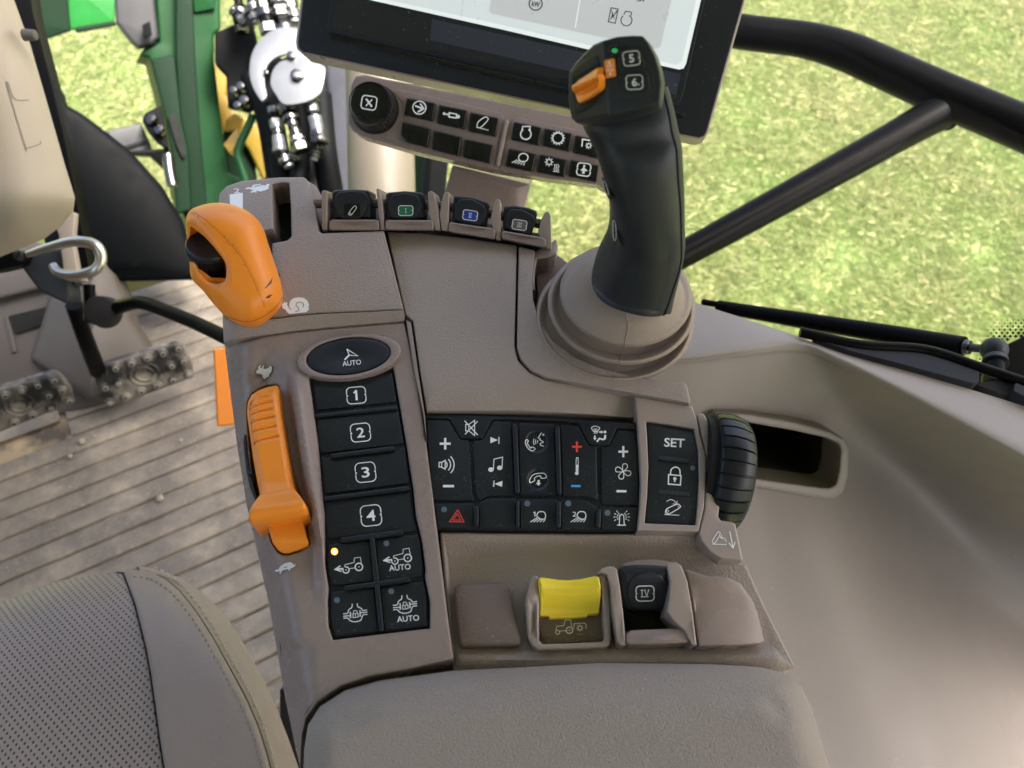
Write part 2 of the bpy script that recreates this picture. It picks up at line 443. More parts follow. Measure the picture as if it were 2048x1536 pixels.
# grass
m = mat('grass_ground', (.13, .18, .05), .9, col2=(.24, .25, .1), c2s=3.5, c2t=(.4, .62))
m = mat('grass_blade', (.2, .3, .06), .55)
n = m.node_tree.nodes; l = m.node_tree.links; b = n['Principled BSDF']
at = n.new('ShaderNodeAttribute'); at.attribute_name = 'tint'; l.new(at.outputs['Color'], b.inputs['Base Color'])
b.inputs['Subsurface Weight'].default_value = 0
tr = n.new('ShaderNodeBsdfTranslucent'); l.new(at.outputs['Color'], tr.inputs[0]); ms = n.new('ShaderNodeMixShader'); ms.inputs[0].default_value = .35
l.new(b.outputs[0], ms.inputs[1]); l.new(tr.outputs[0], ms.inputs[2]); l.new(ms.outputs[0], n['Material Output'].inputs[0])
# glass
m = bpy.data.materials.new('glass'); m.use_nodes = True; M['glass'] = m; n = m.node_tree.nodes; l = m.node_tree.links
tp = n.new('ShaderNodeBsdfTransparent'); tp.inputs[0].default_value = (.95, .97, .96, 1); gl = n.new('ShaderNodeBsdfGlossy'); gl.inputs['Roughness'].default_value = .02
fr = n.new('ShaderNodeFresnel'); fr.inputs[0].default_value = 1.08; ms = n.new('ShaderNodeMixShader')
l.new(fr.outputs[0], ms.inputs[0]); l.new(tp.outputs[0], ms.inputs[1]); l.new(gl.outputs[0], ms.inputs[2]); l.new(ms.outputs[0], n['Material Output'].inputs[0])

# ================================================================== SETTING
g = G(); S = 60.0
g.add([(-S, -S, 0), (S, -S, 0), (S, S, 0), (-S, S, 0)], [(0, 1, 2, 3)], 'grass_ground')
tag(g.build('ground'), 'mown yellow-green grass field outside the cab windows', None, kind='structure')
rng = np.random.default_rng(3)
def blades(x0, x1, y0, y1, n):
    x = rng.uniform(x0, x1, n); y = rng.uniform(y0, y1, n); a = rng.uniform(0, 2 * np.pi, n); b = rng.uniform(0, 2 * np.pi, n)
    pt = np.sin(x * 5.1 + 1.7 * np.sin(y * 3.3)) * np.sin(y * 4.3 + 1.3 * np.sin(x * 2.9)) + .5 * np.sin(x * 13 + y * 5) * np.sin(y * 11 - x * 4) + .5 * np.sin(x * 1.9 + 1) * np.cos(y * 1.6 + x)
    hh = rng.uniform(.014, .036, n) * (1 + .3 * pt); wd = rng.uniform(.0011, .0023, n); lean = rng.uniform(.8, 3.0, n) * hh
    P = np.zeros((n, 4, 3)); dx, dy = np.cos(a), np.sin(a); lx, ly = np.cos(b), np.sin(b)
    P[:, 0] = np.stack([x - dx * wd, y - dy * wd, 0 * x], 1); P[:, 1] = np.stack([x + dx * wd, y + dy * wd, 0 * x], 1)
    P[:, 2] = np.stack([x + dx * wd * .6 + lx * lean * .5, y + dy * wd * .6 + ly * lean * .5, hh * .8], 1)
    P[:, 3] = np.stack([x + lx * lean, y + ly * lean, hh], 1)
    me = bpy.data.meshes.new('grass'); me.vertices.add(4 * n); me.vertices.foreach_set('co', P.ravel())
    me.loops.add(4 * n); me.loops.foreach_set('vertex_index', np.arange(4 * n, dtype=np.int32)); me.polygons.add(n)
    me.polygons.foreach_set('loop_start', np.arange(0, 4 * n, 4, dtype=np.int32)); me.update(calc_edges=True)
    k = np.clip(.42 + .28 * pt + rng.normal(0, .17, n), 0, 1)[:, None]; dr = (rng.random(n) < .1)[:, None]
    c = (1 - k) * np.array([.2, .285, .085]) + k * np.array([.37, .385, .18]); c = np.where(dr, np.array([.68, .62, .36]), c) * rng.uniform(.86, 1.12, (n, 1))
    col = np.ones((n, 4, 4)); col[:, :, :3] = c[:, None, :]
    at = me.color_attributes.new('tint', 'FLOAT_COLOR', 'POINT'); at.data.foreach_set('color', col.ravel())
    me.materials.append(M['grass_blade']); o = bpy.data.objects.new('grass', me); COL.objects.link(o)
    return o
gx = blades(-.4, 6.2, 1.7, 7.6, 620000)
tag(gx, 'short dry-tipped lawn grass seen through the front and side windows', 'grass', kind='stuff')
gx = blades(-3.9, -.4, 2.4, 5.4, 190000)
tag(gx, 'short lawn grass seen past the green loader frame', 'grass', kind='stuff')

# added cab roof, out of view, overwide: keeps sky and sun off the console
g = G(); zr_ = CAM.z + .34
g.box((.13, -.25, zr_ + .03), (1.08, 0, 0), (0, .98, 0), (0, 0, .03), 'roof_blocker_grey')
g.box((-.02, -1.22, 1.9), (.78, 0, 0), (0, .02, 0), (0, 0, 1.0), 'roof_blocker_grey')
tag(g.build('cab_roof_blocker'), 'unseen cab roof, added and widened to block sky and sun, with rear wall', 'roof')
g = G(); g.box((-1.02, -.22, 1.85), (.02, 0, 0), (0, .96, 0), (0, 0, .45), 'trim_grey'); g.box((1.0, -.5, 1.7), (.02, 0, 0), (0, .7, 0), (0, 0, .3), 'trim_grey')  # unseen side walls, added to stop green light bouncing in off the grass
tag(g.build('bounce_blocker'), 'unseen low grey walls added to block green bounce from the grass', 'wall')
tag(blades(1.1, 4.2, -.6, 1.7, 90000), 'short lawn grass beside the cab wheel, nearest the side window', 'grass', kind='stuff')

# floor mat with cross ribs (ribs run along the cab's own cross direction)
FZ = CAM.z - 1.15
gd = r_ * .862 + u_ * .323 + f_ * .39; gd.z = 0; gd.normalize(); gp = Vector((-gd.y, gd.x, 0))
c0 = atz(250, 1000, FZ)
TE = (atz(310, 533, FZ) - c0).dot(gp)
g = G()
a, b = gd * 1.3, gp * 1.0
g.add([c0 + p - Vector((0, 0, .006)) for p in (-a - gp * 1.2, gd * .9 - gp * 1.2, gd * .50 + gp * (TE - .12), -a + gp * TE)], [(0, 1, 2, 3)], 'groove')
pitch = .0375
for k in range(-26, int(TE / .0375)):
    o = c0 + gp * (k * pitch) + Vector((0, 0, -.002))
    n0_, n1_ = -1.3, 1.3
    if k >= 5: n0_ = -.05
    wv = pitch * .42; ex = gd; zz = Vector((0, 0, .002))
    prof = [(-wv - .0012, -.004), (-wv, .0012), (-wv + .0015, .002), (wv - .0015, .002), (wv, .0012), (wv + .0012, -.004)]
    n1_ = min(.62, .62 - k * .012)
    L = [[o + ex * t + gp * q + Vector((0, 0, h)) for q, h in prof] for t in np.linspace(n0_, n1_, 14)]
    g.loft(L, 'floor_grey', cap=False, close=False)
fl = g.build('floor', sharp=60); tag(fl, 'ribbed grey rubber cab floor mat dusted with dry tan soil', None, kind='structure')
g = G()   # smooth front part of the floor and toe board
g.add([c0 + gp * .21 - gd * 1.2 + Vector((0, 0, .002)), c0 + gp * .21 - gd * .06 + Vector((0, 0, .002)), c0 + gp * TE - gd * .06 + Vector((0, 0, .002)), c0 + gp * TE - gd * 1.2 + Vector((0, 0, .002))], [(0, 1, 2, 3)], 'floor_grey')
q0 = c0 + gp * TE
g.add([q0 - gd * 1.3, q0 + gd * .4, q0 + gd * .4 + gp * .02 + Vector((0, 0, .004)), q0 - gd * 1.3 + gp * .02 + Vector((0, 0, .004)), q0 + gd * .4 + gp * .07 - Vector((0, 0, .3)), q0 - gd * 1.3 + gp * .07 - Vector((0, 0, .3))],
      [(0, 1, 2, 3), (3, 2, 4, 5)], 'trim_grey')
tag(g.build('floor_front'), 'smooth grey front section of the cab floor beneath the pedals', None, kind='structure')

# ---------------------------------------------------------------- things standing on the floor
i = 0
for x, y, s in ((163, 882, 15), (320, 996, 16), (362, 880, 9), (140, 912, 10), (212, 858, 6), (190, 872, 6)):
    i += 1; c = atz(x, y, FZ + .006); R = s / FPX * 1.25 * .5; g = G(); rings = []
    for a in range(5):
        t = math.pi * (a + .5) / 5; rings.append([c + Vector((math.cos(k * .785) * math.sin(t), math.sin(k * .785) * math.sin(t), math.cos(t) * .7)) * R * random.uniform(.85, 1.12) for k in range(8)])
    g.loft(rings, 'soil')
    tag(g.build('soil_crumb', sharp=80), ['largest pale soil clod lying left on the floor below the pedals', 'pale round soil clod alone in the middle of the ribbed floor', 'small soil crumb on the ribs below the clutch pedal', 'dusty soil crumb just below the largest clod', 'tiny soil grain nearest the right pedal', 'tiny soil grain between the largest clod and the right pedal'][i - 1], 'soil crumb', 'soil crumbs on the cab floor')

def pedal(quad, z, arm, label, skip=()):
    """quad: screen corners tl,tr,br,bl"""
    P = [atz(x, y, zz) for (x, y), zz in zip(quad, (z + .05, z + .05, z - .02, z - .02))]
    pl = Plane.three(P[0], P[1], P[2]); root = thing('pedal', P[3], label, 'pedal', 'foot pedals side by side')
    g = G(); g.panel(quad, pl, 'pedal_rubber', h=0, depth=.012, bev=5, r=26)
    g.build('pedal_pad', root)
    B = lambda u, v: tuple((1 - v) * ((1 - u) * quad[0][k] + u * quad[1][k]) + v * ((1 - u) * quad[3][k] + u * quad[2][k]) for k in (0, 1))
    s = G(); hr = G()
    for v in (.13, .5, .87):
        us = np.linspace(.07, .93, 6) if v != .5 else (.08, .22, .8, .93)
        for uu in us:
            x, y = B(uu, v); c = pl.hit(x, y, -.001)
            s.cyl(c, pl.n, .0085, .0072, .006, 'pedal_rubber', 14); s.cyl(c + pl.n * .0055, pl.n, .0052, .0048, .0016, 'stud', 12)
            if random.random() < .8: s.cyl(c + pl.n * .0068, pl.n, .0022, .0022, .0006, 'black_tyre', 8)
    x, y = B(.5, .5); n = 28
    for rr in (.5, .3):
        rng_ = [pl.hit(x + 62 * rr * math.cos(2 * math.pi * k / n), y + 42 * rr * math.sin(2 * math.pi * k / n), .0005) for k in range(n + 1)]
        s.tube(rng_, .0022, 'pedal_rubber', 6, 1)
    s.build('tread_studs', root)
    if arm:
        g = G(); g.tube([pl.hit(*arm[0], -.006)] + [D(x, y, d) for x, y, d in arm[1]], arm[2], 'black_paint', 12); g.build('pedal_arm', root)
    return root
pedal([(183, 738), (366, 682), (394, 752), (210, 818)], FZ + .09, ((196, 742), [(172, 680, 1.17), (148, 610, 1.12)], [.013, .012, .012]), 'black studded right foot pedal on a dark arm, tan dust on its lower edge')
pedal([(-70, 800), (116, 746), (160, 800), (-60, 888)], FZ + .09, None, 'black studded left foot pedal cut off by the photo edge')

def fplane(x, y, d, tilt=0, yaw=0):
    n = (-f_) + u_ * math.tan(rad(tilt)) + r_ * math.tan(rad(yaw)); return Plane(D(x, y, d), n)
# orange strap handle standing by the console
pl = fplane(445, 770, 1.05); g = G()
g.panel([(426, 698), (470, 694), (474, 850), (434, 853)], pl, 'orange_plain', depth=.012, bev=5, r=4)
tag(g.build('door_strap'), 'upright orange plastic handle on the cab floor behind the console', 'handle')

# steering column cover, cream
root = thing('steering_column', D(60, 500, .8), 'cream plastic steering column cover at the left edge of the cab', 'steering column')
pl = fplane(60, 250, .8, -19, 34)
def hcol(x, y):
    e = np.interp(y, (-100, 0, 90, 330, 400, 500), (-10, 32, 60, 128, 150, 110)); t = (e - x) / 120
    v = -.035 * (1 - min(1, max(0, t))) ** 2
    if y > 380: v -= .05 * ((y - 380) / 130) ** 1.6
    return v + .006 * math.exp(-((x - 30) / 40) ** 2) * math.exp(-((y - 430) / 70) ** 2)
g = G()
g.panel([(-260, -200), (-40, -200), (28, 0), (60, 88), (97, 215), (130, 330), (150, 395), (146, 425), (122, 452), (88, 478), (0, 514), (-260, 600)], pl, 'cream', h=hcol, depth=.05, bev=7, r=8, step=16)
for p in ([(12, 165), (16, 166), (30, 198), (58, 200)], [(12, 165), (50, 290), (54, 296), (80, 288), (80, 282)]):
    g.line(crv(p, 5, False), 1.6, pl, 'trim_grey', h=lambda x, y: hcol(x, y) + .001)
g.build('cover', root)
g = G(); c = pl.hit(48, 70, -.015); g.cyl(c, r_, .006, .005, .012, 'trim_grey'); g.build('screw', root)
# pedestal under it
root = thing('pedal_tower', atz(220, 700, FZ), 'grey moulded pedestal under the steering column with a dark slot', 'pedestal')
g = G(); pl = fplane(180, 600, 1.30, 0, 12)
g.panel([(96, 500), (150, 482), (205, 484), (255, 600), (262, 640), (300, 700), (310, 760), (180, 800), (60, 720), (110, 560)], pl, 'trim_grey', h=lambda x, y: -.0006 * abs(x - 190), depth=.05, bev=12, r=14, step=24)
g.build('column', root)
pl = fplane(60, 600, 1.36, 0, 0); g = G()
g.panel([(-100, 560), (130, 520), (150, 560), (165, 700), (190, 730), (230, 800), (60, 850), (-100, 880)], pl, 'trim_grey', depth=.04, bev=10, r=10, step=30)
g.panel([(-100, 470), (60, 480), (130, 500), (150, 560), (-100, 625)], pl.up(.02), 'trim_grey', depth=.03, bev=9, r=9)
g.build('toe_panel', root)
g = G(); g.panel([(18, 632), (136, 603), (146, 628), (30, 669)], pl.up(.006), 'void', depth=.008, bev=1, r=2); g.build('slot', root)
g = G(); g.panel([(8, 637), (16, 630), (34, 704), (24, 708)], pl.up(.004), 'trim_grey', depth=.01, bev=3, r=2); g.build('slot_rim', root)
g = G(); pl2 = fplane(110, 540, 1.0, 0, 10)
g.panel([(62, 498), (128, 500), (140, 590), (138, 610), (80, 582), (48, 540), (36, 520)], pl2, 'grip_back', depth=.04, bev=6, r=10)
g.panel([(-40, 515), (44, 500), (60, 512), (52, 528), (0, 540), (-40, 545)], pl2.up(.012), 'black_paint', depth=.02, bev=4, r=6)
g.build('column_bracket', root)
g = G(); g.cyl(D(212, 625, 1.06), r_ * .2 - f_, .022, .02, .03, 'void'); g.build('pivot_socket', root)
# tilt release lever: bent steel rod
root = thing('tilt_lever', D(60, 510, .95), 'bent satin steel rod pedal hooked under the steering column', 'lever')
g = G(); g.tube([D(x, y, d) for x, y, d in ((55, 509, .96), (95, 496, .95), (150, 483, .94), (190, 490, .93), (203, 515, .93), (190, 540, .93), (150, 550, .94), (118, 545, .95), (106, 531, .955))],
                [.004, .0055, .0065, .0065, .0062, .0062, .006, .0055, .005], 'steel_satin', 18); g.build('rod', root)
g = G(); g.cyl(D(42, 511, .96), -f_, .007, .006, .008, 'steel', 12); g.build('bolt', root)
# black angled foot bar
root = thing('foot_bar', D(190, 628, 1.08), 'bent matt black steel bar reaching from the pedestal to the console', 'lever')
g = G(); g.tube([D(x, y, d) for x, y, d in ((184, 632, 1.09), (215, 622, 1.06), (262, 607, 1.02), (290, 607, 1.0), (340, 625, .96), (400, 650, .92), (470, 684, .87))],
                [.0115, .0105, .009, .0088, .0085, .0085, .0085], 'black_paint', 16); g.build('bar', root)
g = G(); g.tube([D(178, 570, 1.07), D(180, 640, 1.07)], .008, 'black_paint', 12); g.build('pivot', root)

# ---------------------------------------------------------------- outside: left of the screen
root = thing('door_pillar', D(120, 300, 1.0), 'black front window pillar edge with a dotted printed border', 'pillar')
pl = fplane(120, 300, 1.0); g = G()
g.panel([(-10, -60), (54, -60), (68, 30), (100, 150), (126, 260), (150, 380), (166, 470), (180, 545), (150, 560), (128, 420), (96, 215), (60, 88)], pl, 'black_paint', depth=.02, bev=2); g.build('frame', root)
g = G()
for k in range(60):
    y = -4 + k * 4.4; x = np.interp(y, (0, 30, 150, 260), (60, 66, 99, 126))
    for q in range(5):
        if (k + q) % 2 == 0: g.disc(x + 1.5 + q * 3.2, y, 1.25 * (1 - q * .16), pl, 'void', .0002, 8)
g.build('dot_border', root)
g = G(); g.panel([(96, 415), (150, 425), (146, 485), (160, 560), (130, 560), (118, 470)], fplane(130, 480, .99), 'cream', depth=.02, bev=3, r=3); g.build('inner_trim', root)
g = G(); g.panel([(86, 470), (118, 440), (140, 540), (150, 570), (110, 560)], fplane(110, 500, 1.02), 'void', depth=.02, bev=2); g.build('gap', root)

pl = fplane(260, 400, 1.3, -10, 24); g = G()
g.panel([(110, 150), (124, 205), (165, 228), (205, 258), (262, 303), (325, 373), (366, 441), (390, 520), (392, 560), (150, 565), (100, 400)], pl, 'black_tyre', h=lambda x, y: -.0000012 * ((x - 130) - (y - 250) * .75) ** 2, depth=.1, bev=12, r=6, step=14)
tag(g.build('front_fender'), 'dark curved plastic front mudguard outside the windscreen', 'mudguard')

root = thing('loader_frame', D(380, 300, 1.7), 'green steel loader mast and mounting brackets outside the windscreen', 'loader frame')
def bgp(name, pts, d, mt, depth=.06, bev=4, r=4, tilt=0, yaw=0, par=None, **k):
    cx_, cy_ = sum(p[0] for p in pts) / len(pts), sum(p[1] for p in pts) / len(pts); pl = Plane(D(cx_, cy_, d), -ray(cx_, cy_) + u_ * (tilt / 60 + .08) + r_ * yaw / 60); g = G(); g.panel(pts, pl, mt, depth=depth, bev=bev, r=r, **k); return g.build(name, par or root), pl
bgp('deck_plate', [(134, -40), (236, -40), (228, 44), (150, 60), (136, 56)], 2.0, 'green_light', .03)
bgp('side_plate', [(60, -40), (132, -40), (142, 62), (92, 78), (74, 50)], 1.95, 'green_dark', .03)
bgp('deck_rail', [(150, 54), (228, 42), (236, 50), (152, 66)], 1.98, 'green_dark', .02, 2)
bgp('lamp_housing', [(226, -40), (306, -40), (318, 76), (304, 90), (276, 96), (262, 84), (232, 46)], 1.6, 'grey_paint', .1, 8, 8)
bgp('lamp_bracket', [(284, 50), (300, 42), (304, 70), (288, 76)], 1.58, 'black_tyre', .02, 2, 2)
bgp('mast', [(308, -40), (440, -40), (441, 58), (428, 70), (428, 120), (444, 256), (455, 345), (500, 365), (520, 470), (390, 480), (352, 400), (344, 310), (318, 190), (298, 116), (276, 112), (290, 96), (318, 84)], 1.7, 'green_paint', .14, 7, 5, yaw=8)
bgp('mast_front', [(352, -40), (384, -40), (390, 110), (400, 260), (420, 470), (395, 480), (372, 380), (352, 120)], 1.66, 'green_dark', .03, 3, 3)
bgp('arm_plate', [(300, 118), (350, 110), (364, 240), (378, 300), (384, 420), (352, 430), (344, 310), (322, 200)], 1.64, 'green_dark', .04, 5, 5)
bgp('arm_slot', [(336, 232), (352, 228), (372, 310), (366, 318), (352, 290)], 1.635, 'void', .002, 1, 3)
bgp('weld_plate', [(384, -30), (432, -30), (430, 18), (388, 26)], 1.65, 'green_paint', .02, 3, 3)
bgp('yellow_rim', [(427, 128), (458, 137), (452, 190), (470, 226), (490, 232), (514, 250), (534, 290), (556, 356), (526, 360), (498, 300), (470, 262), (444, 262), (428, 190)], 1.9, 'yellow_paint', .1, 6, 5)
bgp('yellow_disc', [(452, 240), (470, 226), (488, 236), (484, 258), (462, 262), (450, 258)], 1.8, 'yellow_paint', .03, 3, 4)
bgp('lower_plate', [(446, 262), (484, 240), (508, 300), (520, 420), (440, 420)], 1.95, 'green_dark', .04, 4, 4)
g = G(); g.tube([D(506, 230, 1.62), D(498, 250, 1.62), D(476, 300, 1.62), D(482, 330, 1.62), D(496, 372, 1.62)], .0085, 'green_paint', 12, 3); g.build('step_rod', root)
g = G(); g.panel([(446, 290), (474, 254), (480, 280), (460, 308)], fplane(460, 280, 1.7), 'yellow_paint', depth=.02, bev=3); g.build('hose_boot', root)
root = thing('mounting_bracket', D(290, 270, 1.6), 'grey bolted steel bracket reaching over the mudguard to the green mast', 'bracket')
bgp('arm', [(212, 262), (282, 246), (300, 286), (304, 300), (262, 310), (236, 296)], 1.62, 'grey_paint', .05, 3, 3)
bgp('arm_recess', [(232, 266), (276, 252), (279, 257), (238, 272)], 1.615, 'void', .002, .6, 1)
bgp('arm_recess', [(246, 292), (288, 280), (291, 285), (252, 298)], 1.615, 'void', .002, .6, 1)
bgp('bolt_plate', [(284, 240), (290, 226), (322, 210), (332, 262), (338, 300), (316, 286), (296, 262)], 1.58, 'black_tyre', .05, 3, 3)
bgp('foot', [(262, 302), (338, 296), (344, 330), (330, 340), (300, 312), (262, 310)], 1.6, 'black_paint', .05, 3, 3)
for x, y, rr in ((307, 242, .013), (323, 262, .012)):
    g = G(); g.cyl(D(x, y, 1.58), -f_, rr, rr * .9, .012, 'steel', 6); g.cyl(D(x, y, 1.57), -f_, rr * .55, rr * .5, .012, 'steel', 12); g.build('bolt', root)
g = G(); g.tube([D(336, 310, 1.58), D(340, 345, 1.58), D(346, 372, 1.58)], .012, 'steel', 10); g.build('pin', root)

# hydraulic couplers and the zinc quadrant plate
root = thing('hydraulic_coupler', D(560, 200, 1.5), 'cluster of steel hydraulic couplings and dark hoses beside the green mast', 'coupling')
bgp('valve_block', [(430, 66), (466, 50), (506, 38), (522, 120), (526, 210), (500, 226), (456, 216), (452, 150), (430, 126)], 1.62, 'black_tyre', .09, 5, 4)
bgp('data_plate', [(456, 66), (482, 56), (488, 82), (468, 100)], 1.615, 'grey_paint', .002, .6, 2)
for x, y, rr in ((472, 186, .008), (486, 178, .009), (480, 216, .008), (493, 206, .01)):
    g = G(); g.cyl(D(x, y, 1.61), -f_, rr, rr, .02, 'steel', 8); g.build('screw', root)
def hose(pts, d, r0, mt, nm='hose'):
    g = G(); g.tube([D(x, y, d) for x, y in pts], r0, mt, 14); return g.build(nm, root)
random.seed(8)
def fitting(x0, y0, x1, y1, d, rr):
    g = G(); A, B = D(x0, y0, d), D(x1, y1, d); L = (B - A).length; ax = (B - A) / L; t = 0
    while t < .98:
        w = random.uniform(.07, .2); k = random.uniform(.6, 1.15); g.cyl(A + ax * L * t, ax, rr * k, rr * k, L * w, random.choice(['steel', 'steel', 'bright_zinc', 'black_paint']), random.choice([6, 16])); t += w
    return g.build('coupling', root)
for a in ((474, -20, 484, 60, 1.55, .014), (500, -20, 512, 48, 1.55, .013), (520, -20, 540, 66, 1.5, .02), (548, -30, 570, 60, 1.5, .022), (572, -30, 590, 50, 1.52, .018),
          (548, 215, 560, 300, 1.5, .014), (572, 208, 600, 292, 1.48, .016), (594, 292, 584, 318, 1.5, .012), (622, 200, 640, 286, 1.48, .016), (632, 290, 628, 320, 1.5, .012), (560, 300, 578, 332, 1.5, .013), (466, 20, 490, 46, 1.5, .012)): fitting(*a)
hose([(546, 120), (545, 220), (560, 320), (575, 420)], 1.56, .022, 'black_tyre'); hose([(590, 180), (600, 300), (592, 420)], 1.55, .02, 'black_tyre')
hose([(640, 190), (650, 300), (670, 420)], 1.56, .024, 'black_tyre'); hose([(500, 150), (530, 230), (548, 330), (560, 420)], 1.6, .02, 'black_tyre'); hose([(618, 120), (628, 220), (626, 330), (640, 420)], 1.58, .02, 'grey_paint')
bgp('backing_plate', [(520, 130), (580, 112), (650, 170), (655, 198), (560, 225), (528, 200)], 1.53, 'void', .02, 2, 4)
root = thing('quadrant_plate', D(590, 150, 1.45), 'bright zinc crescent plate with a central bolt beside the screen corner', 'plate')
pl = fplane(590, 150, 1.45, 4, 5); g = G()
outer = crv([(521, 200), (506, 175), (499, 145), (503, 110), (518, 82), (545, 60), (575, 54), (600, 60), (610, 90), (618, 118), (640, 128), (650, 138), (644, 176), (636, 190), (612, 204), (570, 209), (552, 190), (541, 168), (545, 142), (560, 124), (584, 116), (575, 109), (556, 113), (538, 126), (529, 145), (529, 168), (533, 190), (528, 200)], 5)
g.panel(outer, pl, 'bright_zinc', depth=.006, bev=1.2); g.build('plate', root)
for x, y, rr in ((594, 153, .013), (583, 114, .008), (533, 148, .005)):
    g = G(); g.cyl(pl.hit(x, y), pl.n, rr, rr * .9, .01, 'steel', 6 if rr > .01 else 12)
    if rr > .01: g.cyl(pl.hit(x, y, .009), pl.n, rr * .5, rr * .45, .009, 'bright_zinc', 12)
    g.build('bolt', root)
pl = fplane(700, 250, 1.75, 10, -8); g = G()
g.panel([(636, 80), (800, 60), (800, 300), (720, 440), (640, 440), (660, 300), (650, 180)], pl, 'hood_grey', h=lambda x, y: -.0006 * abs(x - 660), depth=.2, bev=14, r=10, step=30)
tag(g.build('engine_hood'), 'grey-blue curved engine bonnet panel behind the couplings', 'bonnet')
root = thing('exhaust_shroud', D(760, 350, 1.3), 'tall pale cream post behind the shortcut bar', 'post')
A, B = D(758, 120, 1.3), D(766, 470, 1.3); g = G(); g.tube([A, B], .056, 'post_cream', 40, 1); g.build('post', root)
root = thing('front_window_frame', D(850, 350, 1.2), 'dark green and black window frame strip beside the cream post', 'window frame')
bgp('outer_strip', [(826, 220), (868, 220), (852, 450), (808, 450)], 1.5, 'green_dark', .03, 3, 2)
bgp('seal', [(852, 220), (866, 220), (852, 450), (838, 450)], 1.44, 'hood_grey', .02, 2, 2)
bgp('inner_strip', [(868, 220), (905, 220), (885, 460), (850, 460)], 1.4, 'black_tyre', .03, 3, 2)

# ---------------------------------------------------------------- outside: right
root = thing('handrail', D(1900, 220, .98), 'black tubular outside handrail with a welded diagonal brace', 'handrail')
g = G(); g.tube([D(x, y, d) for x, y, d in ((1250, 38, 1.1), (1400, 52, 1.08), (1500, 66, 1.06), (1610, 80, 1.04), (1690, 102, 1.02), (1760, 132, 1.0), (1880, 186, .97), (2048, 257, .93), (2250, 345, .88), (2900, 640, .75))],
                [.0225, .0225, .0228, .023, .0245, .025, .0255, .0258, .026, .026], 'black_paint', 32, 8); g.build('top_rail', root)
g = G(); g.tube([D(x, y, d) for x, y, d in ((1900, 212, .975), (1800, 268, .96), (1560, 402, .92), (1320, 534, .88))], [.025, .0208, .0182, .0152], 'black_paint', 32, 6); g.build('brace', root)
g = G(); a = D(1896, 212, .955); ring = []
ax = (D(1800, 268, .96) - D(1900, 212, .975)).normalized(); e1 = ax.orthogonal().normalized(); e2 = ax.cross(e1)
c = D(1885, 222, .972); g.tube([c + (e1 * math.cos(k * math.pi / 12) + e2 * math.sin(k * math.pi / 12)) * .023 for k in range(25)], .003, 'black_paint', 8, 1); g.build('weld_bead', root)
root = thing('corner_post', D(1366, 560, .8), 'narrow black window post rising behind the joystick', 'post')
bgp('post', [(1340, 505), (1362, 505), (1368, 575), (1372, 640), (1340, 640)], .78, 'black_paint', .02, 3, 2)
# gas strut
root = thing('gas_strut', D(1950, 690, .62), 'black gas strut lying along the bottom of the side window', 'gas strut')
g = G(); g.tube([D(x, y, d) for x, y, d in ((1405, 604, .83), (1520, 624, .79))], [.0035, .0035], 'black_paint', 14, 1); g.build('piston_rod', root)
g = G(); g.tube([D(x, y, d) for x, y, d in ((1432, 612, .815), (1436, 613, .814), (1600, 640, .76), (1800, 672, .69), (1926, 694, .645))], [.003, .0068, .0082, .0088, .009], 'black_paint', 24, 1); g.build('cylinder', root)
g = G(); c = D(1930, 694, .644); ax = (D(1990, 700, .625) - c).normalized()
g.cyl(c, ax, .0065, .006, .004, 'steel', 16); g.cyl(c + ax * .004, ax, .0035, .0035, .012, 'grey_paint', 12); g.build('neck', root)
g = G(); rings = []; c = D(1988, 700, .625)
for k in range(9):
    t = math.pi * (k + .5) / 9; rings.append([c + (r_ * math.cos(q * .5236) * math.sin(t) + f_ * math.sin(q * .5236) * math.sin(t) + u_ * math.cos(t)) * .0105 for q in range(12)])
g.loft(rings, 'grip_back'); g.build('ball_socket', root)
g = G(); A = D(1993, 775, .6); B = D(1990, 712, .62); g.tube([A, B], .0075, 'black_paint', 16, 1); g.cyl(B - (B - A).normalized() * .008, B - A, .0098, .0092, .005, 'grip_back', 20)
g.cyl(A, B - A, .0105, .01, .012, 'black_paint', 20); g.build('ball_stud', root)
root = thing('side_window', D(2000, 650, .9), 'lower corner of the side window glass with a black dotted border', 'window')
pl = fplane(2040, 690, .66, -18, -30); g = G()
g.panel([(1930, 770), (1980, 728), (2004, 696), (2060, 668), (2200, 640), (2200, 900)], pl, 'void', depth=.004, bev=.5); g.build('black_border', root)
g = G(); random.seed(2)
for i in range(16):
    for j in range(9):
        x = 1960 + j * 11 + (i % 2) * 5.5; y = 640 + i * 6.5
        e = 690 - (x - 1985) * .35 if x > 1985 else 760 - (x - 1950) * 2
        k = 1 - (e - y) / 60
        if 0 < k < 1.05 and x < 2070: g.fill([(x - 4.6 * k, y), (x, y - 4 * k), (x + 4.6 * k, y), (x, y + 4 * k)], pl, 'void', .0003)
g.build('dot_border', root)
# window pane between cab and field
g = G(); a, b, c, d = D(1300, -500, 1.25), D(2700, -400, .95), D(2500, 760, .78), D(1300, 560, .95)
g.add([a, b, c, d], [(0, 1, 2, 3)], 'glass'); g.build('pane', root)

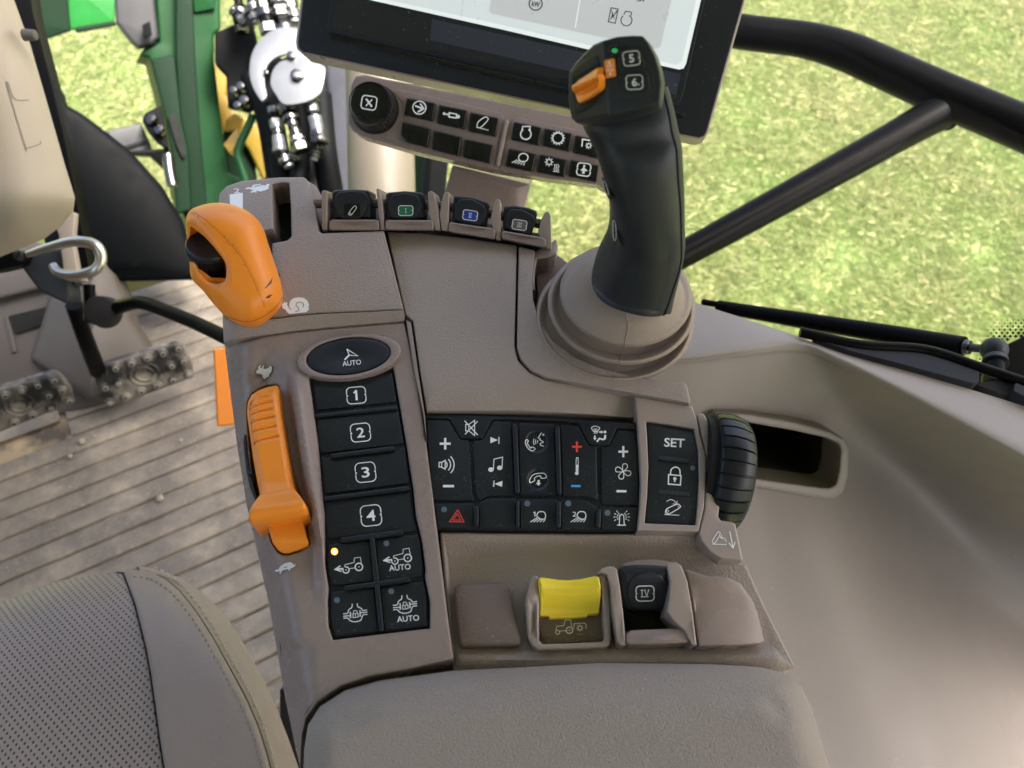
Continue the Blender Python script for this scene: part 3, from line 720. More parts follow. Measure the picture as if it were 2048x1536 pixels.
# ---------------------------------------------------------------- cab side panel
SZ = CAM.z - .44
root = thing('cab_side_panel', atz(1700, 900, SZ - .3), 'pale grey-beige moulded side trim of the cab with a sill and storage recess', 'trim panel')
Z = lambda q: [atz(x, y, SZ + dz) for x, y, dz in q]
rows = [Z([(1180, 520, .0), (1360, 594, .0), (1480, 634, .0), (1600, 674, .0), (1690, 706, .0), (1850, 752, 0), (2010, 800, 0), (2260, 880, 0)]),
        Z([(1180, 690, .0), (1360, 703, .002), (1480, 692, .004), (1590, 684, .004), (1680, 716, .004), (1825, 786, .004), (1990, 868, .004), (2260, 1010, .004)]),
        Z([(1180, 715, -.004), (1360, 722, -.004), (1482, 710, -.002), (1600, 700, -.002), (1684, 734, -.004), (1826, 806, -.006), (1990, 893, -.006), (2260, 1040, -.006)]),
        Z([(1180, 740, -.016), (1362, 748, -.018), (1486, 735, -.018), (1606, 728, -.02), (1690, 760, -.028), (1832, 838, -.035), (1995, 930, -.04), (2260, 1085, -.04)]),
        Z([(1200, 900, -.085), (1380, 900, -.09), (1500, 895, -.095), (1625, 890, -.105), (1735, 905, -.15), (1862, 985, -.205), (2015, 1075, -.225), (2280, 1200, -.23)]),
        Z([(1260, 1080, -.13), (1400, 1080, -.135), (1530, 1075, -.14), (1660, 1070, -.145), (1780, 1080, -.185), (1900, 1135, -.25), (2040, 1235, -.29), (2300, 1350, -.30)]),
        Z([(1300, 1300, -.17), (1450, 1300, -.175), (1580, 1300, -.18), (1720, 1300, -.185), (1840, 1310, -.205), (1960, 1340, -.245), (2100, 1410, -.30), (2340, 1500, -.32)]),
        Z([(1400, 1650, -.21), (1560, 1650, -.215), (1700, 1650, -.22), (1850, 1650, -.225), (1980, 1650, -.25), (2100, 1660, -.30), (2240, 1700, -.36), (2450, 1750, -.38)])]
rows = [r + [r[-1] + (r[-1] - r[-2]) * 1.6] for r in rows]
rec = z5([(235, 805), (420, 812), (700, 860), (900, 915), (990, 960), (1020, 1020), (1010, 1180), (985, 1270), (930, 1310), (860, 1312), (420, 1235), (235, 1180)])
rp = inset([p for p in (rec if area(rec) < 0 else rec[::-1])], 11)
def proj(v):
    d = v - CAM; z = d.dot(f_); return (1024 + d.dot(r_) / z * FPX, 768 - d.dot(u_) / z * FPX)
def kp(vs):
    P = np.array([proj(v) for v in vs]); return not inside(P, rp).any()
g = G(); g.grid(rows, 'cab_trim', 26, 22, keep=kp)
o = g.build('wall', root, sharp=70)
# recess: rim with a deep tray
pr = Plane.three(atz(1440, 830, SZ - .058), atz(1690, 930, SZ - .104), atz(1450, 960, SZ - .105))
inner = z5([(250, 850), (420, 862), (700, 912), (880, 952), (955, 985), (968, 1020), (960, 1150), (940, 1225), (905, 1246), (860, 1245), (500, 1196), (250, 1150)])
g = G(); g.panel(rec, pr, 'cab_trim', h=.008, depth=.028, bev=7, r=3, holes=[fillet(inner, 10)]); g.build('recess_rim', root)
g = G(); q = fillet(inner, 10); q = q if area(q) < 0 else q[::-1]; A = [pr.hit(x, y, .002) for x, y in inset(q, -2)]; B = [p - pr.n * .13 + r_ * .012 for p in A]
g.loft([A, B], 'recess_shade', cap=False); g.add(B, [tuple(range(len(B)))], 'recess_shade'); g.build('recess_tray', root)
# sill seal strips outside the ridge
g = G(); plz = Plane(atz(1800, 740, SZ), (0, 0, 1))
g.panel([(1615, 672), (1700, 682), (1850, 705), (1958, 742), (1958, 764), (1948, 768), (1800, 728), (1700, 702)], plz, 'hood_grey', h=.006, depth=.01, bev=2, r=3); g.build('sill_plate', root)
g = G(); g.tube([atz(x, y, SZ + .006) for x, y in ((1600, 664), (1720, 690), (1850, 700), (1960, 735), (2060, 768))], .004, 'black_paint', 10); g.build('window_seal', root)
g = G(); g.panel([(2030, 765), (2120, 800), (2120, 830), (2026, 782)], plz, 'hood_grey', h=.008, depth=.01, bev=2, r=3); g.panel([(1950, 768), (2030, 750), (2060, 790), (2000, 788)], plz, 'void', h=.003, depth=.01, bev=1); g.build('strut_pocket', root)

# ---------------------------------------------------------------- driver seat
SEZ = CAM.z - .63
root = thing('driver_seat', atz(200, 1400, SEZ), 'taupe leather driver seat cushion with perforated centre and stitched bolster', 'seat')
ps = Plane(atz(250, 1350, SEZ), (.05, .1, 1))
edge1 = zs([(520, 655), (600, 648), (680, 660), (740, 690), (800, 740), (850, 800), (900, 870), (950, 950), (1000, 1040), (1050, 1130), (1100, 1225), (1150, 1340), (1190, 1470), (1220, 1600), (1250, 1800)])   # welt seam
edge0 = zs([(548, 665), (570, 720), (600, 800), (620, 880), (650, 1000), (670, 1110), (690, 1250), (710, 1400), (735, 1560), (760, 1800)])    # perforated panel edge
outer_e = zs([(600, 640), (700, 648), (800, 680), (900, 745), (980, 820), (1050, 910), (1120, 1030), (1180, 1140), (1240, 1270), (1290, 1400), (1330, 1520), (1370, 1650), (1400, 1800)])
top_e = zs([(-260, 880), (-100, 830), (0, 795), (120, 750), (250, 700), (400, 672), (520, 657)])
def hseat(x, y):
    t = np.interp(x, [p[0] for p in top_e] + [260, 330, 400, 450, 500, 560, 620], [p[1] for p in top_e] + [1143, 1155, 1205, 1262, 1340, 1460, 1600]); q = max(0., y - t)
    return .03 * (1 - math.exp(-q / 45.)) - .03
g = G(); pc = top_e + edge0; pc = pc + [(-260, 1650)]
g.panel(pc, ps, 'leather_perf', h=hseat, depth=.05, bev=4, step=14); g.build('perforated_centre', root)
g = G(); g.panel([(p[0] + 2.5, p[1]) for p in edge0] + edge1[::-1], ps, 'leather', h=lambda x, y: hseat(x, y) + .004, depth=.05, bev=7, step=14); g.build('side_bolster', root)
def hb(x, y):
    return hseat(x, y) - .0035 - .00022 * max(0, x - np.interp(y, [p[1] for p in edge1], [p[0] for p in edge1])) * 1.6
g = G(); g.panel([(p[0] + 2, p[1] + .5) for p in edge1[1:]] + outer_e[::-1], ps, 'leather', h=hb, depth=.1, bev=9, step=14); g.build('side_band', root)
def stitches(poly, off, sp, hh, mt, L=6, w_=1.5):
    q = crv(poly, 10, False); q = [(a, b) for a, b in q]; g = G(); acc = 0; nx = 4
    for i in range(1, len(q)):
        a, b = Vector(q[i - 1]), Vector(q[i]); d = (b - a).length
        while nx <= acc + d:
            t = (nx - acc) / d; p = a + (b - a) * t; u = (b - a).normalized(); nn = Vector((-u.y, u.x)) * off; p = p + nn
            A, B = p - u * L / 2, p + u * L / 2
            hh_ = hh(p.x, p.y)
            if p.y < 1700: g.tube([ps.hit(A.x, A.y, hh_ - .0005), ps.hit(p.x, p.y, hh_ + .0012), ps.hit(B.x, B.y, hh_ - .0005)], w_ / FPX * .6 * .75, mt, 6, 2)
            nx += sp
        acc += d
    g.build('stitching', root)
stitches(edge1[1:], 14, 12.5, lambda x, y: hseat(x, y) + .0032, 'thread_dark', 5, 2.4)
stitches(edge1[1:], 14, 12.5, lambda x, y: hseat(x, y) + .004, 'thread', 4, 1.4)
stitches(edge1[2:], -12, 12.5, lambda x, y: hseat(x, y) - .0055, 'thread', 6, 2.2)
g = G(); g.panel([(560, 1380), (640, 1380), (700, 1700), (560, 1700)], fplane(600, 1450, .75), 'void', depth=.01, bev=1); g.build('seat_base', root)

# ================================================================== ARMREST CONSOLE
PM = Plane(D(950, 900, .42), (0, -math.sin(rad(8)), math.cos(rad(8))))
EX, EY = PM.axes(); N0 = PM.n
CON = thing('armrest_console', PM.hit(1000, 1200, -.1), 'taupe tractor armrest console with joystick, orange levers, rubber keypads and padded armrest', 'control console')
XL = [(560, 440), (688, 449), (770, 459), (890, 474), (1010, 493), (1110, 516), (1215, 539), (1320, 557), (1470, 586), (1580, 608), (1800, 660)]
# inner body that closes the gaps
g = G()
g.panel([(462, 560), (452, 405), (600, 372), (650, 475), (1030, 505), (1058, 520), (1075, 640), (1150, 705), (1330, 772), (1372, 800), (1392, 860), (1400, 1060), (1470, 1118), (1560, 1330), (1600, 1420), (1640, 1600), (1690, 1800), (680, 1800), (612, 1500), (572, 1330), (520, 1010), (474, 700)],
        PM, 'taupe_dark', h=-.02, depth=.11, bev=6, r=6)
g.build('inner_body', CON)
# --- lever housing (rear hump) with the throttle slot
g = G()
A_ = zt([(385, 1178), (385, 800), (797, 790), (795, 602), (920, 579), (955, 547), (950, 300), (935, 108), (870, 105), (795, 120), (800, 300), (806, 488), (740, 500), (358, 520), (357, 250), (368, 190), (425, 132), (550, 90), (850, 62), (1050, 60), (1078, 75), (1112, 150), (1150, 300), (1178, 496), (1205, 520), (1712, 500), (1874, 1146), (1500, 1165), (1200, 1178), (1000, 1195), (850, 1215), (600, 1235)])
hA = lambda x, y: .011 - .00010 * max(0, 400 - y) * .4 - .00000012 * (y - 480) ** 2
g.panel(A_, PM, 'taupe', h=hA, depth=.03, bev=4, r=[2, 2, 2, 4, 8, 8, 2, 4, 4, 4, 2, 2, 2, 2, 6, 6, 6, 6, 3, 3, 3, 3, 3, 4, 4, 3, 2, 2, 2, 2, 2, 2], step=16)
seam = zt([(1880, 1238), (1400, 1276), (1000, 1316), (720, 1354), (480, 1386), (400, 1416)])
def hband(x, y):
    a = np.interp(x, [444, 500, 562, 594, 643, 716, 809], [628, 641, 637, 632, 627, 624, 620]); b = np.interp(x, [447, 467, 526, 594, 692, 809], [686, 678, 671, 661, 652, 642])
    t = min(1, max(0, (y - a) / max(5, b - a))); dl = max(0., 1 - (x - 444) / 26.)
    return .0102 - .006 * t - .014 * dl ** 2
g.panel(zt([(388, 1182), (600, 1238), (850, 1218), (1000, 1198), (1200, 1181), (1500, 1168), (1876, 1149)]) + seam, PM, 'taupe', h=hband, depth=.03, bev=1.5, r=2, step=14)
# stickers printed on it
T = PM; hs = lambda x, y: hA(x, y) + .0003
g.text('2', *zt([(505, 170)])[0], 12, 9.5, -4, T, 'white_print', hs, .01)
g.fill(zt([(447, 200), (555, 186), (556, 320), (452, 320)]), T, 'white', hs)
RB = [(575, 150), (600, 140), (625, 143), (640, 120), (700, 112), (705, 120), (655, 130), (650, 140), (720, 122), (745, 128), (750, 115), (770, 113), (775, 125), (765, 135), (770, 150), (745, 165), (700, 178), (665, 168), (672, 185), (640, 182), (622, 188), (618, 178), (640, 165), (615, 158), (600, 155), (585, 160)]
g.fill(zt(RB), T, 'white_print', hs)
SN = zt([(875, 1095), (893, 1090), (890, 1082), (900, 1078), (906, 1092), (912, 1082), (922, 1086), (918, 1105), (940, 1140), (960, 1150), (938, 1125), (936, 1100), (945, 1070), (970, 1050), (1010, 1042), (1055, 1048), (1085, 1070), (1098, 1100), (1092, 1135), (1104, 1130), (1090, 1150), (1075, 1165), (1010, 1172), (940, 1180), (918, 1165), (905, 1145), (880, 1133)])
g.fill(SN, T, 'white', hs); g.line(crv(zt([(985, 1160), (1015, 1150), (1012, 1130), (992, 1105), (1005, 1085), (1040, 1085), (1055, 1105), (1045, 1125)]), 4, False), 1.2, T, 'taupe_dark', lambda x, y: hs(x, y) + .0002)
g.build('lever_housing', CON, sharp=45)
g = G(); g.panel(zt([(796, 420), (806, 492), (740, 502), (742, 560), (800, 570)]), PM, 'taupe_dark', h=.002, depth=.03, bev=1)
g.panel(zt([(740, 60), (1000, 60), (1000, 640), (500, 900), (500, 600)]), PM, 'void', h=-.012, depth=.01, bev=1); g.build('throttle_slot', CON)

# --- centre cover and joystick surround
def hB(x, y): return .0065 - .0000001 * (x - 930) ** 2 * .6 - .004 * sstep(y, 760, 850) - .0025 * sstep(y, 560, 440)
B_ = [(774, 464), (850, 467), (930, 476), (1034, 491), (1029, 692), (1036, 722), (1058, 745), (1088, 759), (1176, 775), (1268, 792), (1276, 838), (1180, 829), (1040, 822), (853, 823), (840, 740), (826, 642), (811, 630)]
g = G(); g.panel(B_, PM, 'taupe', h=hB, depth=.02, bev=3.5, r=3, step=16); g.build('centre_cover', CON, sharp=45)
g = G(); g.panel([(812, 640), (822, 645), (836, 742), (849, 826), (853, 880), (846, 826), (828, 740)], PM, 'taupe_smooth', h=.0055, depth=.02, bev=1.5); g.build('trim_strip', CON)
C_ = [(1038, 493), (1070, 501), (1064, 549), (1066, 599), (1079, 643), (1108, 684), (1152, 716), (1205, 737), (1264, 753), (1322, 763), (1366, 765), (1374, 772), (1381, 807), (1268, 787), (1176, 770), (1090, 754), (1062, 741), (1042, 719), (1034, 695)]
def hC(x, y): return .0068 - .0025 * sstep(y, 560, 440)
g = G(); g.panel(C_, PM, 'taupe', h=hC, depth=.022, bev=2.5, r=3, step=18); g.build('joystick_surround', CON, sharp=45)
g = G(); g.panel([(1066, 506), (1104, 486), (1112, 476), (1116, 492), (1112, 508), (1098, 516), (1074, 520), (1069, 545), (1070, 590), (1060, 560)], PM, 'taupe_smooth', h=.004, depth=.03, bev=4, r=4)
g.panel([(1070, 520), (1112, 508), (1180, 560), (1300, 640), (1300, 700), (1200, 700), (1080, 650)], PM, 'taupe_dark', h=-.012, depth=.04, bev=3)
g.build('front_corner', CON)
# --- SCV paddles on the front edge
PP = Plane(PM.hit(880, 430, .016), (0, -.72, .69))
def ins(p, d):
    q = p if area(p) < 0 else p[::-1]; return inset(q, d)
def roman(g, t, c, ang, pl, h, s=1.0, mt='white_print'):
    ca, sa = math.cos(rad(ang)), math.sin(rad(ang)); T_ = lambda p: [(c[0] + (x * ca - y * sa) * s, c[1] + (x * sa + y * ca) * s) for x, y in p]
    if t == 'IV':
        for L in ([(-5, -6), (-5, 6)], [(-7.5, -6), (-2, -6)], [(-7.5, 6), (7, 6)], [(0, -6), (3.5, 5)], [(3.5, 5), (7, -6)], [(-1, -6), (2, -6)], [(5.5, -6), (8.5, -6)]): g.line(T_(L), 1.2 * s, pl, mt, h)
        return
    n = len(t); xs = [(i - (n - 1) / 2) * 3.6 for i in range(n)]
    for x in xs: g.line(T_([(x, -5), (x, 5)]), 1.2 * s, pl, mt, h)
    for y in (-5, 5): g.line(T_([(xs[0] - 2, y), (xs[-1] + 2, y)]), 1.1 * s, pl, mt, h)
caps = [([(240, 128), (262, 112), (400, 108), (505, 114), (525, 130), (528, 325), (248, 325)], [(262, 160), (290, 128), (385, 118), (480, 128), (508, 160), (500, 240), (470, 305), (440, 328), (320, 328), (285, 300), (262, 230)], [(325, 215), (448, 215), (450, 310), (325, 310)], 'key', ''),
        ([(640, 142), (660, 130), (780, 120), (900, 130), (920, 142), (925, 325), (645, 325)], [(658, 210), (690, 152), (780, 134), (870, 152), (905, 210), (885, 285), (855, 325), (700, 325), (672, 285)], [(728, 225), (845, 225), (848, 305), (728, 305)], 'green_badge', 'I'),
        ([(1143, 164), (1160, 155), (1290, 166), (1400, 203), (1408, 225), (1385, 385), (1130, 345)], [(1152, 235), (1185, 185), (1275, 177), (1365, 225), (1396, 280), (1370, 345), (1340, 375), (1185, 350), (1158, 310)], [(1213, 255), (1322, 268), (1322, 345), (1212, 332)], 'blue_badge', 'II'),
        ([(1518, 232), (1600, 228), (1700, 243), (1762, 268), (1768, 290), (1725, 450), (1510, 405)], [(1532, 300), (1565, 255), (1655, 257), (1735, 300), (1756, 350), (1715, 425), (1690, 440), (1565, 410), (1535, 370)], [(1580, 325), (1690, 342), (1690, 418), (1578, 402)], 'grey_badge', 'III')]
for k, (o_, f_in, lab, mt, t) in enumerate(caps):
    ang = (0, 0, 8, 9)[k]
    g = G(); g.panel(zp(o_), PP, 'grip', h=-.001, depth=.018, bev=5, r=5)
    pad = g.build('paddle_lever', CON, label=['black paddle with loader arm symbol', 'black paddle with green I badge', 'black paddle with blue II badge', 'black paddle with brown-grey III badge'][k])
    g = G(); g.panel(zp(f_in), PP, 'grip', h=.0006, depth=.003, bev=2.5, r=6); g.build('finger_face', pad)
    g = G(); L = zp(lab); cx, cy = sum(p[0] for p in L) / 4, sum(p[1] for p in L) / 4
    g.panel(L, PP, 'gloss_black', h=.0009, depth=.001, bev=.6, r=4)
    if t:
        g.fill(fillet(ins(L, 1.2), 4), PP, mt, .0011); g.badge(cx, cy, 29, 19.5, ang, PP, None, 1.5, .0013, 'white_print'); roman(g, t, (cx, cy), ang, PP, .0013, .85)
    else:
        g.line(crv(zp([(362, 285), (400, 235), (415, 232), (418, 248), (385, 295), (370, 298)]), 4), 1.2, PP, 'white_print', .0013, True); g.arc(*zp([(374, 287)])[0], 1.6, 0, 360, .8, PP, 'white_print', .0013, n=10)
    g.build('badge', pad)
rests = [[(218, 345), (240, 333), (560, 332), (588, 345), (590, 405), (575, 413), (228, 413), (216, 400)], [(638, 345), (655, 335), (975, 336), (992, 350), (996, 405), (985, 412), (650, 409), (636, 395)],
         [(1108, 365), (1120, 352), (1430, 395), (1455, 412), (1450, 470), (1438, 478), (1120, 425), (1105, 410)], [(1502, 428), (1515, 415), (1810, 465), (1832, 485), (1832, 530), (1820, 545), (1515, 480), (1500, 465)]]
for q in rests:
    q = zp(q); cx = sum(p[0] for p in q) / len(q); cy = sum(p[1] for p in q) / len(q)
    g = G(); g.panel(q, PP, 'taupe_smooth', h=lambda x, y: .004 - .0025 * math.exp(-((x - cx) / 34) ** 2 - ((y - cy + 6) / 9) ** 2), depth=.012, bev=3.5, r=3, step=5); g.build('finger_rest', CON)
fins = [[(160, 125), (178, 112), (200, 118), (206, 412), (165, 414)], [(568, 110), (578, 97), (592, 105), (614, 220), (632, 410), (600, 412)], [(952, 132), (972, 118), (995, 126), (1030, 260), (1044, 410), (1010, 414), (960, 300)],
        [(1040, 300), (1055, 200), (1072, 138), (1092, 125), (1113, 133), (1108, 300), (1104, 417), (1056, 414)], [(1420, 330), (1440, 240), (1455, 192), (1475, 178), (1492, 190), (1497, 488), (1458, 482)], [(1775, 440), (1795, 340), (1822, 280), (1850, 268), (1868, 300), (1874, 557), (1835, 550)]]
for q in fins:
    g = G(); g.panel(zp(q), PP, 'taupe_fin', h=.002, depth=.03, bev=2.2, r=3); g.build('divider_fin', CON)
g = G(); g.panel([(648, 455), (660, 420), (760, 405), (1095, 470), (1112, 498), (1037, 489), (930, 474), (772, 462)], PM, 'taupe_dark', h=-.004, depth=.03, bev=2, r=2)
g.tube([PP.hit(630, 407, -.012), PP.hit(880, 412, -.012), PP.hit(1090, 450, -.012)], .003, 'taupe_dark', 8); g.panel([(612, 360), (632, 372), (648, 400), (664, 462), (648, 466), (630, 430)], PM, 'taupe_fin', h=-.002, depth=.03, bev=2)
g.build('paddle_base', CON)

# --- left module: keypad 1-4, slider
KP = [(620, 757), (700, 760), (785, 738), (797, 808), (811, 890), (825, 982), (830, 1033), (842, 1082), (849, 1136), (848, 1155), (858, 1204), (858, 1255), (667, 1278), (659, 1253), (657, 1204), (659, 1175), (652, 1131), (651, 1087), (647, 1021), (642, 970), (637, 884), (625, 796)]
SLOT = z16([(160, 330), (165, 240), (195, 180), (250, 140), (320, 112), (385, 105), (408, 122), (412, 160), (430, 330), (470, 560), (510, 800), (560, 920), (610, 1060), (620, 1200), (635, 1305), (626, 1325), (560, 1362), (480, 1388), (430, 1388), (390, 1360), (345, 1290), (320, 1200), (230, 970), (190, 700), (165, 430)])
RIDGE = [(740, 586), (800, 594), (884, 606), (982, 623), (1050, 637), (1080, 644)]
def hG(x, y):
    xl = np.interp(y, [a for a, _ in XL], [b for _, b in XL]); d = x - xl
    h = .004 - .019 * max(0., 1 - d / 62.) ** 2.2
    xr = np.interp(y, [a for a, _ in RIDGE], [b for _, b in RIDGE])
    h -= .005 * sstep(x, xr + 2, xr - 18) * sstep(y, 700, 780) * sstep(y, 1230, 1120)
    w_ = 11. if x < xr else 26.
    h += .0085 * math.exp(-((x - xr) / w_) ** 2) * sstep(y, 735, 790) * sstep(y, 1100, 1030) 
    h -= .0075 * math.exp(-((x - 530) / 30.) ** 2 - ((y - 750) / 36.) ** 2)
    h -= .003 * sstep(x, 640, 585) * sstep(y, 1275, 1300)
    return h
left_b = [(x, y) for y, x in ((688, 449), (770, 459), (890, 474), (1010, 493), (1110, 516), (1215, 539), (1320, 557), (1400, 571), (1500, 592))]
rim = [(601, 1536), (604, 1470), (612, 1436), (636, 1402), (680, 1372), (740, 1352), (820, 1338), (908, 1322)]
G_ = [(x, y) for x, y in seam[::-1]]
G_ = [(449, 690)] + [(x, y + 2.5) for x, y in seam[::-1]] + [(822, 700), (836, 770), (850, 870), (862, 960), (880, 1110), (895, 1230), (907, 1318)] + rim[::-1][1:] + left_b[::-1][:-1]
g = G(); g.panel(G_, PM, 'taupe_smooth', h=hG, depth=.05, bev=5, r=0, step=5.5, holes=[fillet(SLOT, 2), ins(KP, -2)], flare=0)
hp = lambda x, y: hG(x, y) + .0010
g.fill(z6([(335, 425), (345, 408), (358, 405), (352, 385), (370, 368), (378, 370), (368, 392), (382, 395), (392, 374), (402, 376), (395, 398), (412, 402), (440, 392), (448, 376), (462, 380), (468, 400), (462, 425), (448, 442), (440, 465), (420, 470), (412, 482), (398, 480), (396, 470), (388, 470), (392, 462), (385, 448), (362, 438), (345, 440)]), PM, 'white_print', hp)
g.fill(z7([(488, 745), (498, 735), (520, 732), (535, 705), (570, 682), (612, 672), (635, 680), (645, 698), (664, 684), (655, 705), (640, 716), (620, 725), (612, 740), (600, 742), (602, 730), (560, 738), (545, 750), (540, 768), (526, 764), (532, 748), (505, 752)]), PM, 'white_print', hp)
g.build('left_panel', CON, sharp=50)
g = G(); ring = [(698 + 105 * math.cos(t) * math.cos(-.14) - 46 * math.sin(t) * math.sin(-.14), 713 + 105 * math.cos(t) * math.sin(-.14) + 44 * math.sin(t) * math.cos(-.14)) for t in np.linspace(0, 2 * math.pi, 56, endpoint=False)]
hole = [(697 + 85 * math.cos(t) * math.cos(-.12) - 37 * math.sin(t) * math.sin(-.12), 712.5 + 85 * math.cos(t) * math.sin(-.12) + 37 * math.sin(t) * math.cos(-.12)) for t in np.linspace(0, 2 * math.pi, 56, endpoint=False)]
g.panel(ring, PM, 'taupe_smooth', h=.0068, depth=.004, bev=5, holes=[hole]); g.build('button_ring', CON)
g = G(); e2 = ins(hole, 1.6); g.panel(e2, PM, 'key', h=lambda x, y: .0064 - .0012 * math.exp(-((x - 697) / 40) ** 2 - ((y - 712) / 20) ** 2), depth=.004, bev=3, step=9)
hh = .0068
g.line(z6([(1080, 238), (1170, 294), (1100, 288), (1080, 238)]), 1.9, PM, h=hh); g.line(z6([(1102, 284), (1062, 326)]), 3.2, PM, h=hh); g.text('AUTO', *z6([(1120, 351)])[0], 37.5, 10, -6, PM, 'white', hh, .006)
g.build('steering_button', CON, label='oval black button marked AUTO with a steering arrow')
# keypad
pad = G(); pad.panel(ins(KP, 1), PM, 'pad_black', h=.0018, depth=.006, bev=2)
for a_, b_, w_ in (((629, 832), (795, 815), 7.5), ((661, 912), (788, 896), 8.5), ((646, 998), (818, 976), 8.5), ((681, 1080), (806, 1064), 10), ((688, 1177), (820, 1158), 10), ((744, 1075), (763, 1262), 10)):
    a_, b_ = Vector(a_), Vector(b_); u = (b_ - a_).normalized(); n_ = Vector((-u.y, u.x)) * w_ * .5
    pad.panel([tuple(a_ + n_), tuple(b_ + n_), tuple(b_ - n_), tuple(a_ - n_)], PM, 'key', h=.0048 if w_ > 8 else .0044, depth=.004, bev=3, r=w_ * .5)
KPO = pad.build('keypad', CON)
keys = [('key', [(625, 762), (700, 763), (784, 745), (792, 804), (634, 821)]), ('key', [(633, 838), (796, 820), (808, 886), (790, 890), (650, 906), (640, 904)]), ('key', [(642, 910), (656, 920), (792, 903), (810, 893), (818, 967), (650, 988)]),
        ('key', [(649, 1003), (820, 984), (825, 1034), (834, 1062), (655, 1077)]), ('key', [(657, 1090), (738, 1082), (748, 1162), (686, 1170), (664, 1170), (657, 1130)]),
        ('key', [(751, 1080), (806, 1072), (838, 1070), (844, 1138), (842, 1152), (757, 1164)]), ('key', [(664, 1184), (748, 1176), (756, 1262), (672, 1272), (663, 1245)]), ('key', [(760, 1176), (824, 1166), (848, 1164), (853, 1205), (852, 1250), (770, 1260)])]
kh = .0028; kp_ = kh + .0003
def tractor(g, ox, oy, s, pl, h, V_=None):
    P = lambda q: [(640 + (x + ox) * .15625, 1060 + (y + oy) * .15625) for x, y in q]
    g.line(P([(300, 495), (200, 502)]), 3.2, pl, h=h); g.line(P([(262, 458), (190, 505), (275, 530)]), 2.4, pl, h=h)
    c = P([(333, 512), (498, 472)]); g.arc(*c[0], 6.2, -200, 110, 2, pl, h=h); g.arc(*c[1], 7.4, 0, 360, 2.2, pl, h=h); g.disc(*c[0], 1.3, pl, h=h, n=8); g.disc(*c[1], 1.3, pl, h=h, n=8)
    g.line(P([(316, 470), (318, 445), (436, 414), (440, 360), (515, 348), (530, 425)]), 1.2, pl, h=h); g.line(P([(378, 494), (452, 484)]), 1.2, pl, h=h)
def difflock(g, ox, oy, pl, h):
    P = lambda q: [(640 + (x + ox) * .15625, 1060 + (y + oy) * .15625) for x, y in q]
    for q in ([(412, 945), (408, 990), (370, 1020), (352, 1065), (296, 1072)], [(478, 938), (484, 980), (530, 1005), (550, 1030), (604, 1022)], [(300, 1132), (352, 1126), (378, 1155), (430, 1174), (480, 1170), (525, 1150), (550, 1088), (606, 1080)],
              [(298, 1104), (385, 1096)], [(520, 1058), (606, 1050)]): g.line(P(crv(q, 3, False)), 1.7, pl, h=h)
    g.line(P([(392, 1050), (396, 1128)]), 1.4, pl, h=h); g.line(P([(515, 1030), (520, 1108)]), 1.4, pl, h=h)
    for k in range(6): g.line(P([(378, 1054 + k * 14), (392, 1050 + k * 14)]), 1, pl, h=h); g.line(P([(500, 1034 + k * 14), (515, 1031 + k * 14)]), 1, pl, h=h)
    g.line(P([(418, 1075), (486, 1066), (492, 1112), (424, 1122), (418, 1075)]), 1.3, pl, h=h); g.line(P(crv([(430, 1072), (430, 1040), (450, 1030), (472, 1040), (476, 1066)], 4, False)), 1.3, pl, h=h); g.line(P([(453, 1082), (456, 1108)]), 1.4, pl, h=h)
for i, (nm, o_) in enumerate(keys):
    g = G(); g.panel(o_, PM, 'key', h=kh, depth=.002, bev=2.2, r=4)
    if i == 0: g.badge(712.5, 790.5, 38, 33, -5, PM, None, 1.9, kp_); g.line([(713.6, 800.5), (711.8, 780.5)], 4.4, PM, h=kp_); g.line([(707, 786.2), (713, 780.6)], 3, PM, h=kp_ + .0001)
    if i == 1: g.badge(721, 865, 39, 36, -6, PM, '2', 1.9, kp_, tw=16, th=20)
    if i == 2: g.badge(731, 944.5, 40, 39, -6, PM, '3', 1.9, kp_, tw=16, th=21)
    if i == 3: g.badge(742, 1031, 41, 41, -6, PM, '4', 1.9, kp_, tw=18, th=22)
    P13 = lambda x, y: z13([(x, y)])[0]
    if i == 4: tractor(g, 0, 0, 1, PM, kp_); g.disc(*P13(185, 275), 6.6, PM, 'led_on', kp_); g.disc(*P13(188, 285), 4.2, PM, 'led_core', kp_ + .0001)
    if i == 5: tractor(g, 625, -114, 1, PM, kp_); g.disc(*P13(850, 172), 5.8, PM, 'led_off', kp_); g.text('AUTO', *P13(1022, 478), 43, 11.5, -5, PM, 'white', kp_, .006)
    if i == 6: difflock(g, 0, 0, PM, kp_); g.disc(*P13(217, 898), 5.8, PM, 'led_off', kp_)
    if i == 7: difflock(g, 636, -108, PM, kp_); g.disc(*P13(912, 785), 5.8, PM, 'led_off', kp_); g.text('AUTO', *P13(1127, 1133), 44, 11.5, -5, PM, 'white', kp_, .006)
    g.build('key', KPO)
